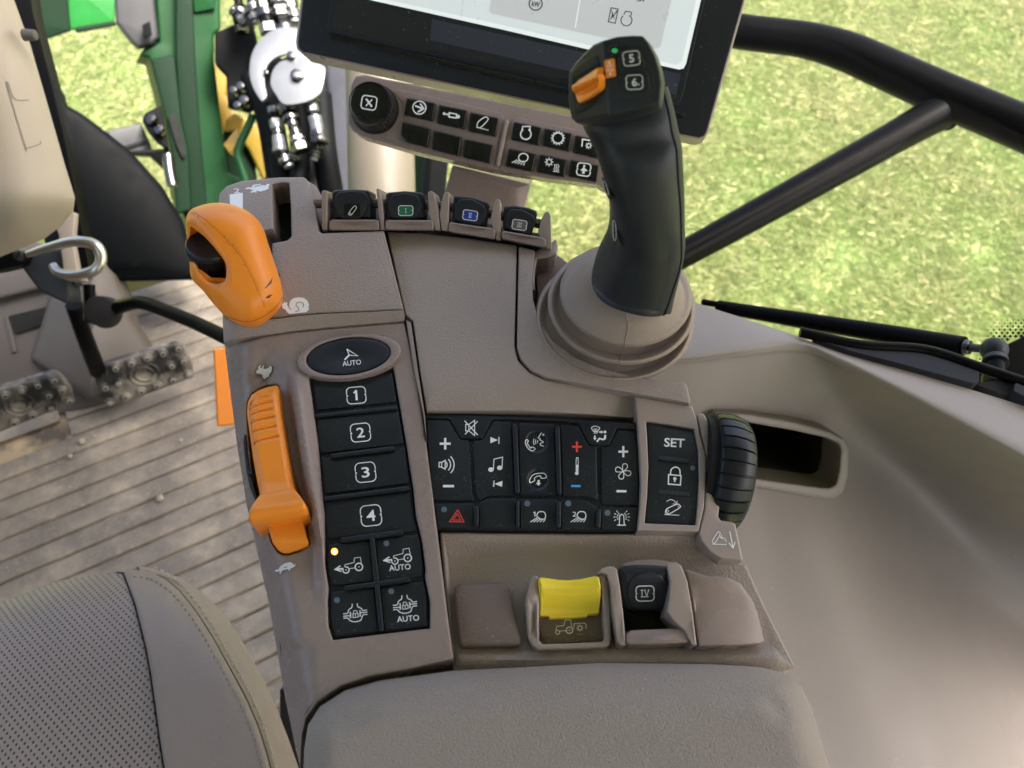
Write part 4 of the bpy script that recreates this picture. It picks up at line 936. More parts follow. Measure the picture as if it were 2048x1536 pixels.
# slider
g = G(); g.panel(ins(SLOT, -3), PM, 'void', h=-.012, depth=.004, bev=1); g.build('slider_slot', CON)
arm = z16([(164, 320), (172, 240), (200, 188), (250, 152), (320, 128), (384, 116), (400, 128), (406, 160), (424, 330), (462, 560), (500, 780), (520, 890), (530, 960), (270, 990), (262, 935), (238, 820), (207, 640), (186, 480)])
gro = [z16(q) for q in ([(195, 225), (250, 180), (330, 160)], [(183, 270), (240, 215), (340, 196)], [(178, 315), (240, 262), (350, 236)], [(176, 365), (230, 318), (352, 290)], [(178, 425), (230, 380), (366, 350)], [(184, 500), (230, 455), (378, 420)], [(200, 580), (250, 530), (396, 496)])]
gro = [crv(q, 4, False) for q in gro]
def harm(x, y):
    P = np.array([[x, y]]); d = min(distp(P, q, False)[0] for q in gro) if y < 905 else 9
    e = distp(P, arm)[0]; return .0075 + .0025 * min(1, e / 12) - .0014 * math.exp(-(d / 2.6) ** 2) + .004 * sstep(y, 960, 1005) - .004 * sstep(y, 800, 768)
SL = G(); SL.panel(arm, PM, 'orange_plain', h=harm, depth=.02, bev=4, step=2.6)
knob = z16([(262, 935), (400, 905), (515, 888), (560, 940), (592, 985), (606, 1040), (603, 1085), (575, 1110), (480, 1130), (300, 1165), (235, 1172), (195, 1155), (177, 1112), (178, 1070), (205, 1010)])
def hk(x, y):
    ye = 740 + .26693 * np.interp((x - 450) / .26693, (176, 606), (1062, 1000)); t = (y - ye)
    return .0140 + .0065 * sstep(t, -30, -2) - (.010 * (t / 28.) ** 2 if t > 0 else 0)
SL.panel(knob, PM, 'orange_plain', h=hk, depth=.018, bev=5, r=5, step=5)
foot = z16([(315, 1150), (575, 1105), (604, 1220), (626, 1300), (618, 1322), (560, 1350), (480, 1376), (435, 1374), (392, 1345), (355, 1290)])
SL.panel(foot, PM, 'orange_plain', h=lambda x, y: .0035 - .006 * sstep(y, 1075, 1108), depth=.015, bev=3, r=3, step=8)
SL.build('speed_slider', CON, sharp=60, label='orange ribbed slider lever with a raised thumb bar')
g = G(); g.panel(z16([(143, 482), (152, 484), (162, 620), (180, 745), (204, 840), (240, 975), (228, 985), (186, 880), (160, 760), (146, 640), (138, 540)]), PM, 'grip_back', h=lambda x, y: hG(x, y) + .002, depth=.006, bev=1.5, step=9)
g.panel(z16([(168, 762), (200, 758), (206, 778), (176, 790)]), PM, 'grip', h=lambda x, y: hG(x, y) + .004, depth=.006, bev=1.5); g.build('slider_latch', CON)

# --- central keypad
pad = G(); o_ = z8([(84, 146), (600, 163), (1200, 188), (1816, 228), (1836, 500), (1842, 900), (1817, 1116), (1200, 1112), (180, 1100), (150, 870), (112, 500)])
pad.panel(o_, PM, 'pad_black', h=-.0008, depth=.008, bev=2, r=2)
strip = z8([(92, 152), (600, 170), (1200, 196), (1808, 236), (1812, 284), (1654, 270), (1642, 288), (1590, 402), (1575, 408), (1440, 408), (1425, 400), (1340, 230), (1200, 215), (800, 204), (640, 199), (625, 212), (556, 348), (540, 356), (385, 354), (370, 345), (290, 208), (280, 200), (96, 190)])
pad.panel(strip, PM, 'key', h=.0006, depth=.003, bev=2)
for q, w_ in ((((818, 235), (840, 808)), 9), (((1166, 255), (1184, 815)), 9), (((502, 908), (504, 1075)), 9), (((842, 866), (842, 1080)), 6.5), (((1178, 868), (1178, 1085)), 9), (((1506, 930), (1502, 1090)), 9)):
    a_, b_ = [Vector(v) for v in z8(q)]; u = (b_ - a_).normalized(); n_ = Vector((-u.y, u.x)) * w_ * .5
    pad.panel([tuple(a_ + n_), tuple(b_ + n_ * 1.05), tuple(b_ - n_), tuple(a_ - n_)], PM, 'key', h=.0032, depth=.004, bev=3, r=w_ * .5)
CK = pad.build('comfort_keypad', CON)
ck = [[(97, 204), (274, 208), (362, 362), (380, 368), (440, 374), (466, 800), (484, 868), (148, 862), (112, 500)],
      [(645, 212), (786, 218), (800, 500), (822, 818), (606, 826), (590, 830), (524, 864), (500, 800), (478, 376), (546, 370), (562, 356)],
      [(852, 226), (1140, 240), (1150, 500), (1164, 824), (862, 822), (850, 500)],
      [(1194, 244), (1330, 250), (1416, 408), (1434, 420), (1486, 424), (1496, 860), (1400, 832), (1208, 830)],
      [(1600, 410), (1660, 288), (1806, 298), (1826, 500), (1832, 902), (1530, 898), (1528, 424), (1580, 420)],
      [(164, 890), (484, 888), (484, 1090), (186, 1088)], [(522, 886), (606, 846), (824, 848), (824, 1094), (524, 1092)],
      [(860, 854), (1160, 856), (1162, 1098), (860, 1096)], [(1196, 858), (1384, 860), (1484, 916), (1486, 1104), (1196, 1100)], [(1524, 922), (1826, 924), (1812, 1106), (1522, 1106)]]
Q8 = lambda x, y: z8([(x, y)])[0]
Q14 = lambda q: z14(q); Q15 = lambda q: z15(q)
ch = .0004; cp = ch + .0003
c1, c2 = Q8(995, 380), Q8(1008, 690)
def hph(x, y): return ch - .0016 * sstep(math.hypot(x - c1[0], y - c1[1]), 23, 17) - .0016 * sstep(math.hypot(x - c2[0], y - c2[1]), 23, 15)
def vals(k, g):
    if k == 0:
        for dx, dy in ((22, 0), (0, 23)): c = z14([(430, 660)])[0]; g.line([(c[0] - dx / 2, c[1] - dy / 2), (c[0] + dx / 2, c[1] + dy / 2)], 4.6, PM, h=cp)
        g.line(Q14([(392, 1384), (580, 1384)]), 4.8, PM, h=cp)
        g.line(Q14([(325, 975), (325, 1058), (365, 1058), (430, 1095), (430, 945), (365, 982), (325, 975)]), 2, PM, h=cp); g.line(Q14([(370, 985), (370, 1055)]), 1.6, PM, h=cp)
        for r1, a in ((9, 40), (16, 44), (23, 46)): g.arc(*z14([(385, 1020)])[0], r1, -a, a, 2.2, PM, h=cp)
    if k == 1:
        g.fill(Q14([(1202, 545), (1330, 598), (1200, 652)]), PM, h=cp); g.line(Q14([(1346, 545), (1346, 660)]), 2.1, PM, h=cp)
        g.fill(Q14([(1408, 1295), (1400, 1398), (1272, 1345)]), PM, h=cp); g.line(Q14([(1264, 1290), (1256, 1395)]), 2.1, PM, h=cp)
        g.disc(*z14([(1210, 1103)])[0], 5.4, PM, h=cp, ry=4.6); g.disc(*z14([(1360, 1072)])[0], 5.4, PM, h=cp, ry=4.6); g.line(Q14([(1253, 1100), (1262, 925), (1408, 890), (1400, 1070)]), 1.8, PM, h=cp)
    if k == 2:
        hq = lambda x, y: hph(x, y) + .0008
        g.line(crv(Q15([(120, 590), (92, 620), (110, 700), (160, 760), (215, 785), (258, 745), (205, 715), (185, 735), (140, 680), (125, 635), (145, 620)]), 3), 1.5, PM, h=hq, closed=True)
        for r1 in (5.5, 9.5, 13.5): g.arc(*z15([(345, 625)])[0], r1, 155, 210, 1.6, PM, h=hq)
        g.line(Q15([(368, 470), (312, 560), (345, 578), (340, 595), (400, 628), (395, 640), (345, 655), (350, 690), (408, 702)]), 1.7, PM, h=hq); g.disc(*z15([(398, 508)])[0], 2.3, PM, h=hq, n=10)
        g.line(crv(Q15([(175, 1325), (168, 1270), (225, 1190), (330, 1165), (420, 1172), (450, 1240), (360, 1248), (355, 1215), (300, 1215), (245, 1250), (250, 1290)]), 3), 1.6, PM, h=hq, closed=True)
        g.line(Q15([(318, 1280), (318, 1330)]), 4.4, PM, h=hq); g.fill(Q15([(272, 1328), (360, 1330), (316, 1380)]), PM, h=hq)
    if k == 3:
        g.line(Q15([(890, 712), (1055, 712)]), 4.2, PM, 'red', cp); g.line(Q15([(971, 622), (971, 804)]), 4.2, PM, 'red', cp + .0001)
        g.line(Q15([(872, 1383), (1034, 1383)]), 4.4, PM, 'blue', cp)
        g.line(crv(Q15([(960, 920), (976, 905), (992, 920), (990, 1150), (960, 1150)]), 3), 1.3, PM, h=cp, closed=True); g.line(Q15([(974, 1020), (972, 1160)]), 3, PM, h=cp); g.disc(*z15([(969, 1165)])[0], 3.6, PM, h=cp)
    if k == 4:
        g.line(Q15([(1680, 796), (1846, 796)]), 4.2, PM, h=cp); g.line(Q15([(1763, 700), (1763, 892)]), 4.2, PM, h=cp); g.line(Q15([(1648, 1470), (1816, 1474)]), 4.6, PM, h=cp)
        c = Vector(z15([(1760, 1133)])[0])
        for a in range(4):
            t = rad(-75 + a * 90); e = Vector((math.cos(t), math.sin(t))); f = Vector((-e.y, e.x))
            g.line(crv([tuple(c + e * u * 1.0 + f * v) for u, v in ((1, 0), (8, -3.5), (14, -3.5), (16, 2), (12, 6), (6, 4.5))], 4), 1.6, PM, h=cp + a * .00002, closed=True)
    if k == 5:
        tri = lambda s: [Q8(342 + x * s, 1008 + y * s) for x, y in ((10, -72), (64, 34), (-64, 32))]
        g.line(tri(.93), 1.9, PM, 'red', cp, True); g.line(tri(.5), 1.7, PM, 'red', cp, True); g.disc(*Q8(238, 937), 6, PM, 'led_off', cp)
    if k in (7, 8):
        ox = (0, 330)[k - 7]; g.disc(*Q8(920 + (0, 335)[k - 7], 889), 6, PM, 'led_off', cp)
        g.line(crv([Q8(1015 + ox, 958), Q8(1055 + ox, 958), Q8(1070 + ox, 985), Q8(1062 + ox, 1012), Q8(1030 + ox, 1016), Q8(998 + ox, 990)], 4), 1.9, PM, h=cp, closed=True)
        for q in range(5): g.line([Q8(1000 + q * 17 + ox, 1005 + q * 3), Q8(945 + q * 26 + ox, 1041)], 1.7, PM, h=cp)
        if k == 7: g.line([Q8(982, 956), Q8(982, 994)], 2.2, PM, h=cp); g.line([Q8(970, 966), Q8(981, 957)], 1.7, PM, h=cp + .0001)
        else: g.text('2', *Q8(1306, 976), 7.5, 9.5, 0, PM, 'white', cp, .0)
    if k == 9:
        g.disc(*Q8(1577, 966), 6, PM, 'led_off', cp); g.line([Q8(1655, 1066), Q8(1728, 1066)], 2, PM, h=cp)
        g.line([Q8(1673, 1062), Q8(1677, 990), Q8(1694, 976), Q8(1710, 990), Q8(1714, 1062)], 1.9, PM, h=cp)
        for a in (155, 180, 205, 130, 50, 25, 0, -25):
            for r_a, r_b in ((30, 44), (52, 68)):
                t = rad(a); g.line([Q8(1694 + r_a * math.cos(t), 1000 - r_a * math.sin(t)), Q8(1694 + r_b * math.cos(t), 1000 - r_b * math.sin(t))], 1.6, PM, h=cp)
for k, q in enumerate(ck):
    g = G(); g.panel(z8(q), PM, 'key', h=hph if k == 2 else ch, depth=.002, bev=2.2, r=3, step=3 if k == 2 else 0); vals(k, g); g.build('key', CK)
g = G(); hm = .0009
g.line(Q14([(780, 330), (780, 442), (835, 442), (932, 520), (932, 262), (835, 330), (780, 330)]), 1.9, PM, h=hm); g.line(Q14([(832, 335), (832, 440)]), 1.5, PM, h=hm); g.line(Q14([(760, 268), (985, 512)]), 2, PM, h=hm + .0001); g.line(Q14([(982, 278), (768, 500)]), 2, PM, h=hm + .0002); g.build('mute_symbol', CK); g = G()
g.line(crv(Q15([(1215, 390), (1250, 367), (1290, 362), (1330, 370), (1364, 392)]), 4, False), 1.5, PM, h=hm); g.line(Q15([(1215, 390), (1252, 450), (1322, 455), (1364, 392)]), 1.5, PM, h=hm)
for x in (1268, 1292, 1316): g.line(crv(Q15([(x, 400), (x - 6, 430), (x + 6, 455), (x - 6, 490)]), 3, False), 1.4, PM, h=hm + .0001)
g.line(Q15([(1350, 460), (1392, 462)]), 3, PM, h=hm); g.fill(Q15([(1384, 430), (1420, 463), (1384, 494)]), PM, h=hm); g.disc(*z15([(1450, 460)])[0], 2.9, PM, h=hm, n=12)
g.line(Q15([(1455, 510), (1450, 570), (1420, 590)]), 4, PM, h=hm); g.line(Q15([(1420, 590), (1355, 572), (1312, 628)]), 3.4, PM, h=hm + .0001); g.line(Q15([(1277, 520), (1277, 565)]), 3, PM, h=hm); g.fill(Q15([(1248, 560), (1306, 562), (1276, 604)]), PM, h=hm)
g.build('airflow_symbol', CK)

# --- SET module with dial
fr = z9([(287, 214), (560, 262), (753, 298), (790, 400), (815, 520), (868, 700), (866, 900), (850, 1130), (806, 1324), (600, 1322), (308, 1318), (328, 1100), (335, 900), (322, 640), (306, 420)])
hole = z9([(376, 420), (600, 452), (770, 484), (805, 650), (812, 900), (800, 1100), (784, 1272), (600, 1265), (364, 1256), (385, 1050), (396, 800), (386, 560)])
g = G(); g.panel(fr, PM, 'taupe_fin', h=.004, depth=.02, bev=2.5, r=2, holes=[fillet(hole, 3)]); g.build('set_frame', CON)
g = G(); g.panel(ins(hole, 1), PM, 'key', h=.0022, depth=.006, bev=2.5, r=3)
for a_, b_ in (((480, 718), (735, 748)), ((474, 998), (732, 1016))):
    a_, b_ = [Vector(v) for v in z9([a_, b_])]; u = (b_ - a_).normalized(); n_ = Vector((-u.y, u.x)) * 4.3
    g.panel([tuple(a_ + n_), tuple(b_ + n_), tuple(b_ - n_), tuple(a_ - n_)], PM, 'grip_back', h=.0034, depth=.002, bev=2, r=4)
sh = .0026
g.text('SET', *z9([(610, 596)])[0], 41, 18, 3, PM, 'white', sh, .02)
L = lambda q: z9(q)
g.line(L([(562, 856), (664, 866), (658, 942), (560, 934)]), 2.4, PM, h=sh, closed=True); g.line(crv(L([(578, 856), (584, 815), (620, 795), (652, 815), (656, 862)]), 5, False), 2.4, PM, h=sh + .0001); g.disc(*L([(613, 890)])[0], 3.4, PM, h=sh); g.line(L([(613, 890), (612, 918)]), 3.4, PM, h=sh)
g.line(crv(L([(540, 1150), (556, 1132), (630, 1100), (652, 1108), (655, 1126), (580, 1172), (552, 1178), (538, 1168)]), 4), 1.9, PM, h=sh, closed=True); g.arc(*L([(553, 1156)])[0], 2.2, 0, 360, 1, PM, h=sh + .0001); g.disc(*L([(641, 1118)])[0], 1.1, PM, h=sh + .0001, n=8)
g.line(L([(525, 1184), (650, 1190)]), 1.3, PM, h=sh); g.line(crv(L([(545, 1078), (575, 1062), (605, 1070), (626, 1100)]), 4, False), 1.3, PM, h=sh); g.line(L([(596, 1096), (628, 1102), (632, 1072)]), 1.3, PM, h=sh)
g.disc(*L([(759, 803)])[0], 5, PM, 'led_off', sh); g.build('set_keypad', CON, label='black keypad strip reading SET above a padlock symbol')
lug = z9([(792, 372), (822, 356), (850, 362), (905, 440), (950, 560), (982, 720), (992, 880), (986, 1040), (968, 1200), (985, 1232), (1080, 1246), (1108, 1262), (1172, 1562), (1100, 1556), (990, 1548), (900, 1490), (828, 1400), (808, 1335), (852, 1150), (872, 900), (870, 700), (820, 500)])
def hl(x, y): return .0035 - .003 * sstep(x, 1415, 1440) * sstep(y, 1040, 1000)
g = G(); g.panel(lug, PM, 'taupe_fin', h=hl, depth=.009, bev=4, r=3, step=10)
hz = lambda x, y: hl(x, y) + .0004
g.line(crv(L([(925, 1392), (960, 1335), (976, 1326), (984, 1345), (945, 1412), (928, 1418), (920, 1405)]), 3), 1.4, PM, h=hz, closed=True); g.line(L([(922, 1426), (1036, 1430)]), 1.4, PM, h=hz); g.line(crv(L([(1036, 1408), (1018, 1380), (985, 1368)]), 3, False), 1.3, PM, h=hz); g.line(L([(1002, 1352), (984, 1368), (1004, 1384)]), 1.3, PM, h=hz)
g.line(L([(1062, 1320), (1090, 1450)]), 1.8, PM, h=hz); g.line(L([(1055, 1415), (1090, 1458), (1108, 1408)]), 1.8, PM, h=hz); g.build('dial_collar', CON, sharp=50)
c = PM.hit(1407, 941, -.018); R = .0345; AX = (EX * .995 - EY * .08 + N0 * -.03).normalized(); e1 = (N0 - AX * N0.dot(AX)).normalized(); e2 = AX.cross(e1)
nr = 30; rings = []; tv = []
for k in range(nr):
    for q, dr in ((0, 1), (.07, 1), (.13, 0), (.8, 0), (.93, 0), (.99, 1)): tv.append(((k + q) / nr * 2 * math.pi, dr))
for s_, rr, gd_ in ((0, .016, 0), (0, R - .0035, 0), (.0008, R - .0012, .3), (.0022, R, 1), (.0085, R + .0004, 1), (.0135, R - .0004, 1), (.0185, R - .0024, 1), (.021, R - .0056, 1), (.0222, R - .009, .8), (.0227, R - .014, 0), (.0227, .008, 0)):
    rings.append([c + AX * s_ + (e1 * math.cos(t) + e2 * math.sin(t)) * (rr - dr * gd_ * .0013) for t, dr in tv])
g = G(); g.loft(rings, 'wheel'); g.build('dial_wheel', CON, sharp=40, label='large black ribbed thumb wheel at the right edge')
g = G(); g.cyl(c - AX * .004, AX, R * .9, R * .9, .005, 'void', 40); g.build('dial_hub', CON)

# --- lower recess
lowp = [(880, 1064), (1000, 1066), (1200, 1068), (1392, 1066), (1402, 1086), (1418, 1105), (1442, 1121), (1491, 1129), (1530, 1215), (1592, 1338), (1560, 1345), (1450, 1330), (1200, 1332), (1000, 1340), (906, 1345)]
def hF(x, y):
    h = -.004 - .0085 * sstep(y, 1068, 1118)
    h += .005 * sstep(y, np.interp(x, (900, 1600), (1292, 1292)), 1312) - .004 * sstep(y, 1322, 1340)
    return h
g = G(); g.panel(lowp, PM, 'taupe', h=hF, depth=.05, bev=5, r=4, step=12); g.build('lower_deck', CON, sharp=55)
g = G(); g.panel(z10([(82, 405), (86, 365), (118, 342), (370, 340), (402, 356), (410, 380), (474, 670), (468, 700), (440, 708), (130, 714), (112, 700)]), PM, 'taupe_dark', h=lambda x, y: -.003 - .0000008 * ((x - 975) ** 2 + (y - 1230) ** 2) * .3, depth=.012, bev=8, r=6, step=12, rings=6); g.build('blanking_cap', CON)
# yellow power take-off switch
hy = -.002
g = G()
g.panel(z17([(150, 560), (900, 560), (930, 940), (200, 990)]), PM, 'taupe_dark', h=-.0105, depth=.004, bev=1)
g.panel(z17([(10, 440), (60, 260), (95, 190), (130, 180), (155, 200), (165, 500), (165, 940), (200, 985), (540, 975), (900, 955), (935, 900), (915, 620), (890, 300), (850, 190), (890, 160), (935, 175), (970, 240), (1000, 600), (1005, 930), (985, 1000), (920, 1025), (500, 1045), (150, 1055), (90, 1010), (30, 900)]), PM, 'taupe_fin', h=lambda x, y: -.003 + .010 * sstep(y, 1250, 1165), depth=.02, bev=4.5, r=4, step=9)
hw = -.0101
P = lambda q: z17(q)
g.line(P([(362, 830), (372, 775), (455, 768), (470, 700), (532, 700), (548, 780)]), 1.5, PM, 'white_print', hw); g.arc(*P([(382, 846)])[0], 4, 0, 360, 1.6, PM, 'white_print', hw + .0001); g.arc(*P([(520, 822)])[0], 6.4, 0, 360, 2.2, PM, 'white_print', hw + .0001); g.disc(*P([(520, 822)])[0], 1.6, PM, 'white_print', hw + .0002, 8)
g.line(P([(405, 832), (480, 826)]), 1.5, PM, 'white_print', hw); g.line(P([(570, 810), (575, 745), (700, 738), (716, 760), (712, 806)]), 1.6, PM, 'white_print', hw); g.arc(*P([(642, 795)])[0], 3.9, 0, 360, 1.8, PM, 'white_print', hw + .0001)
for k in range(8):
    t = k * math.pi / 4; cc = P([(642, 795)])[0]; g.line([(cc[0] + 4.2 * math.cos(t), cc[1] + 4.2 * math.sin(t)), (cc[0] + 7 * math.cos(t), cc[1] + 7 * math.sin(t))], 1.6, PM, 'white_print', hw + .0002)
g.line(P([(608, 868), (680, 872)]), 2, PM, 'soil', hw + .0005)
g.build('switch_well', CON)
g = G(); random.seed(5)
for k in range(150):
    t = random.random(); y = 985 - abs(random.gauss(0, 1)) * 42; x = 190 + t * 720
    if random.random() < .5: x = (200 + abs(random.gauss(0, 60))) if random.random() < .6 else (900 - abs(random.gauss(0, 40))); y = random.uniform(870, 985)
    y = min(985, y); q = P([(x, y)])[0]; s_ = random.uniform(.3, 1.1); g.panel([(q[0] - s_, q[1] - s_ * .5), (q[0], q[1] - s_), (q[0] + s_, q[1]), (q[0], q[1] + s_)], PM, 'soil', h=-.0098, depth=.0006, bev=.2)
o = g.build('dust_crumbs', CON); o['kind'] = 'stuff'
def hyel(x, y):
    u = (x - 1140) / 60.; top = .010 - .002 * (1 - u * u)
    gr = .0009 * sum(math.exp(-((y - (c_ - 5.5 * u * u)) / 2.2) ** 2) for c_ in (1168.5, 1184.5)) * max(0, 1 - u * u)
    return top - gr - .0155 * sstep(y, 1165, 1232)
g = G(); g.panel(z17([(158, 225), (185, 205), (260, 212), (400, 232), (520, 236), (650, 222), (780, 196), (830, 188), (865, 205), (885, 300), (886, 420), (868, 628), (740, 638), (728, 668), (285, 688), (275, 655), (172, 655)]), PM, 'yellow', h=hyel, depth=.02, bev=3.5, r=4, step=4.5); g.build('pto_switch', CON, sharp=60, label='yellow rocker switch over a tractor symbol')
# fourth paddle and its cover
g = G(); g.panel(z17([(1140, 560), (1640, 600), (1740, 720), (1810, 800), (1180, 830)]), PM, 'void', h=-.0115, depth=.003, bev=.5)
g.panel(z17([(1100, 100), (1180, 30), (1330, 0), (1500, -10), (1660, 10), (1760, 60), (1700, 300), (1500, 200), (1180, 130)]), PM, 'taupe_fin', h=-.004, depth=.012, bev=3, r=4)
g.build('paddle_well', CON)
g = G(); g.panel(z17([(1098, 95), (1130, 72), (1300, 58), (1500, 62), (1650, 78), (1686, 105), (1698, 300), (1690, 420), (1650, 560), (1560, 600), (1240, 600), (1180, 560), (1130, 380)]), PM, 'grip', h=lambda x, y: .009 - .00022 * max(0, y - 1150) - .0006 * math.exp(-((y - 1140) / 12) ** 2), depth=.02, bev=6, r=7, step=9)
pad = g.build('paddle_lever', CON, label='black paddle with IV badge')
g = G(); g.panel(z17([(1190, 330), (1240, 220), (1330, 165), (1450, 145), (1580, 175), (1660, 250), (1680, 350), (1660, 470), (1610, 545), (1540, 575), (1280, 578), (1225, 545), (1200, 450)]), PM, 'grip', h=lambda x, y: .0098 - .00022 * max(0, y - 1150), depth=.003, bev=3, r=5, step=9); g.build('finger_face', pad)
hb4 = lambda x, y: .0103 - .00022 * max(0, y - 1150)
g = G(); g.panel(z17([(1288, 300), (1530, 296), (1535, 485), (1290, 492)]), PM, 'key', h=hb4, depth=.001, bev=.8, r=5); hb5 = lambda x, y: hb4(x, y) + .0003
g.badge(*z17([(1405, 392)])[0], 36, 30, -1, PM, None, 2, hb5, 'white_print'); roman(g, 'IV', z17([(1402, 392)])[0], -1, PM, hb5, 1.1); g.build('badge', pad)
g = G(); g.panel(z17([(1180, 865), (1235, 822), (1550, 808), (1890, 798), (1922, 820), (1918, 950), (1890, 968), (1500, 985), (1220, 990), (1186, 965)]), PM, 'taupe_smooth', h=lambda x, y: .001 + .0024 * math.exp(-((x - 1316) / 38) ** 2) * sstep(y, 1262, 1278), depth=.012, bev=4, r=4, step=5); g.build('finger_rest', CON)
g = G(); g.panel(z17([(840, 160), (900, 100), (980, 72), (1040, 78), (1075, 110), (1110, 300), (1150, 640), (1180, 1000), (1120, 1002), (1080, 960), (1030, 620), (1000, 300), (960, 175), (900, 150)]), PM, 'taupe_fin', h=lambda x, y: .0 + .010 * sstep(y, 1290, 1160), depth=.022, bev=3, r=3, step=9); g.build('divider_fin', CON)
g = G(); g.panel(z17([(1655, 60), (1700, 30), (1770, 25), (1830, 70), (1900, 250), (1960, 600), (2010, 1000), (1955, 1000), (1870, 830), (1740, 720), (1660, 600), (1690, 430), (1700, 250)]), PM, 'taupe_fin', h=lambda x, y: .002 + .008 * sstep(y, 1290, 1160), depth=.022, bev=3, r=3, step=9); g.build('divider_fin', CON)
g = G(); g.panel(z10([(1430, 255), (1560, 298), (1680, 305), (1760, 345), (1830, 440), (1862, 520), (1898, 682), (1872, 694), (1700, 706), (1512, 710), (1485, 520), (1455, 330)]), PM, 'taupe_smooth', h=lambda x, y: .001 - .0000012 * (x - 1420) ** 2 * .5 + .004 * sstep(y, 1200, 1150), depth=.016, bev=4, r=5, step=12); g.build('side_cover', CON)
g = G(); q = z10([(1512, 706), (1700, 702), (1870, 692), (1890, 684)]); g.line(q, 1.0, PM, 'void', -.008); 
# --- armrest pad
PADO = [(606, 1580), (608, 1500), (616, 1450), (640, 1412), (690, 1380), (760, 1360), (900, 1342), (1200, 1326), (1420, 1328), (1520, 1334), (1578, 1348), (1606, 1378), (1625, 1420), (1672, 1580), (1740, 1800), (640, 1800)]
def hH(x, y):
    P_ = np.array([[x, y]]); d = distp(P_, PADO)[0]
    cr = np.interp(x, (690, 760, 1000, 1400, 1520, 1560), (1450, 1412, 1392, 1384, 1396, 1430)); t = min(d, 46) / 46
    return .002 + .012 * (1 - (1 - t) ** 2) + .004 * sstep(y - cr, -16, 30) * min(1, d / 60)
g = G(); g.panel(PADO, PM, 'pad', h=hH, depth=.05, bev=7, step=13, rings=5); g.build('armrest_pad', CON, sharp=60)

# --- joystick
BT = []
R3, R2_, R1_ = (1229, 640, 159, 124), (1243, 611, 147.5, 117), (1252, 590, 132.5, 103)
for cx, cy, rx, ry, h in [(q[0], q[1], q[2] - d, q[3] - d, h) for q, d, h in ((R3, 0, -.01), (R3, 0, .001), (R3, 2, .0055), (R3, 7, .0078), (R3, 13, .006), (R3, 20, .0015), (R3, 24, .001), (R2_, 15, .003), (R2_, 8, .010), (R2_, 0, .0165), (R2_, 0, .020), (R2_, 6, .0228), (R2_, 12, .021), (R2_, 18, .0162), (R2_, 22, .0156),
                          (R1_, 15, .018), (R1_, 7, .027), (R1_, 0, .034), (R1_, 0, .038), (R1_, 5, .0418), (R1_, 15, .0435))] + [(1257, 572, 106, 76, .049), (1260, 564, 93, 67, .056), (1262, 560, 85, 62, .063), (1262, 560, 80, 60, .067), (1262, 560, 60, 50, .066)]:
    tl = rad(8 if rx > 100 else 14); ring = []
    for k in range(64):
        a = 2 * math.pi * k / 64; X, Y = rx * math.cos(a), ry * math.sin(a); ring.append(PM.hit(cx + X * math.cos(tl) - Y * math.sin(tl), cy + X * math.sin(tl) + Y * math.cos(tl), h))
    BT.append(ring)
JB = [tuple(p) for p in zip(*[[tuple(v) for v in r] for r in BT])]
sm = [crv(list(p), 4, False) for p in JB]; BT = [[sm[i][k] for i in range(len(sm))] for k in range(len(sm[0]))]
g = G(); g.loft(BT, 'rubber', cap=False)
boot = g.build('joystick_boot', CON, sharp=80)
g = G(); sp = [v for v in [sm[15][k] for k in range(4, len(sm[0]) - 10)]]; ctr = PM.hit(1255, 600, .03)
g.tube([Vector(v) + (Vector(v) - ctr).normalized() * .0001 for v in sp], .00035, 'rubber', 6, 1); g.build('mould_seam', boot)
dB = (PM.hit(1262, 590, .060) - CAM).dot(f_)
st = [((1184, 575), (1338, 622), 0, .056), ((1184, 548), (1345, 600), -.002, .058), ((1189, 532), (1352, 560), -.008, .056), ((1205, 508), (1359, 520), -.018, .052), ((1217, 488), (1362, 482), -.026, .05), ((1222, 460), (1364, 450), -.033, .049), ((1220, 410), (1363, 400), -.046, .049),
      ((1208, 355), (1362, 345), -.058, .046), ((1194, 312), (1360, 305), -.066, .043), ((1182, 282), (1355, 268), -.070, .038), ((1170, 262), (1348, 240), -.073, .034), ((1168, 245), (1342, 215), -.075, .030), ((1175, 215), (1330, 170), -.078, .024)]
def ringf(L, R, d, th, p0, p1, ex=2.7, n=48, shrink=1):
    A, B = D(*L, d), D(*R, d); c = (A + B) / 2; a = (B - A) / 2 * shrink; ax = (p1 - p0).normalized(); b = ax.cross(a.normalized()); b = b if b.dot(CAM - c) > 0 else -b; out = []
    for k in range(n):
        t = 2 * math.pi * k / n; ct, s_ = math.cos(t), math.sin(t)
        out.append(c + a * (abs(ct) ** (2 / ex) * (1 if ct > 0 else -1)) + b * (abs(s_) ** (2 / ex) * (1 if s_ > 0 else -1)) * th / 2)
    return out
cs = [D((l[0] + r[0]) / 2, (l[1] + r[1]) / 2, dB + d) for l, r, d, th in st]
st2 = crv([(l[0], l[1], r[0], r[1], dB + d, th) for l, r, d, th in st], 4, False)
def spine(i): return D((st2[i][0] + st2[i][2]) / 2, (st2[i][1] + st2[i][3]) / 2, st2[i][4])
rings = [ringf((q[0], q[1]), (q[2], q[3]), q[4], q[5], spine(max(0, i - 2)), spine(min(len(st2) - 1, i + 2))) for i, q in enumerate(st2)]
JOY = G(); nR = 48
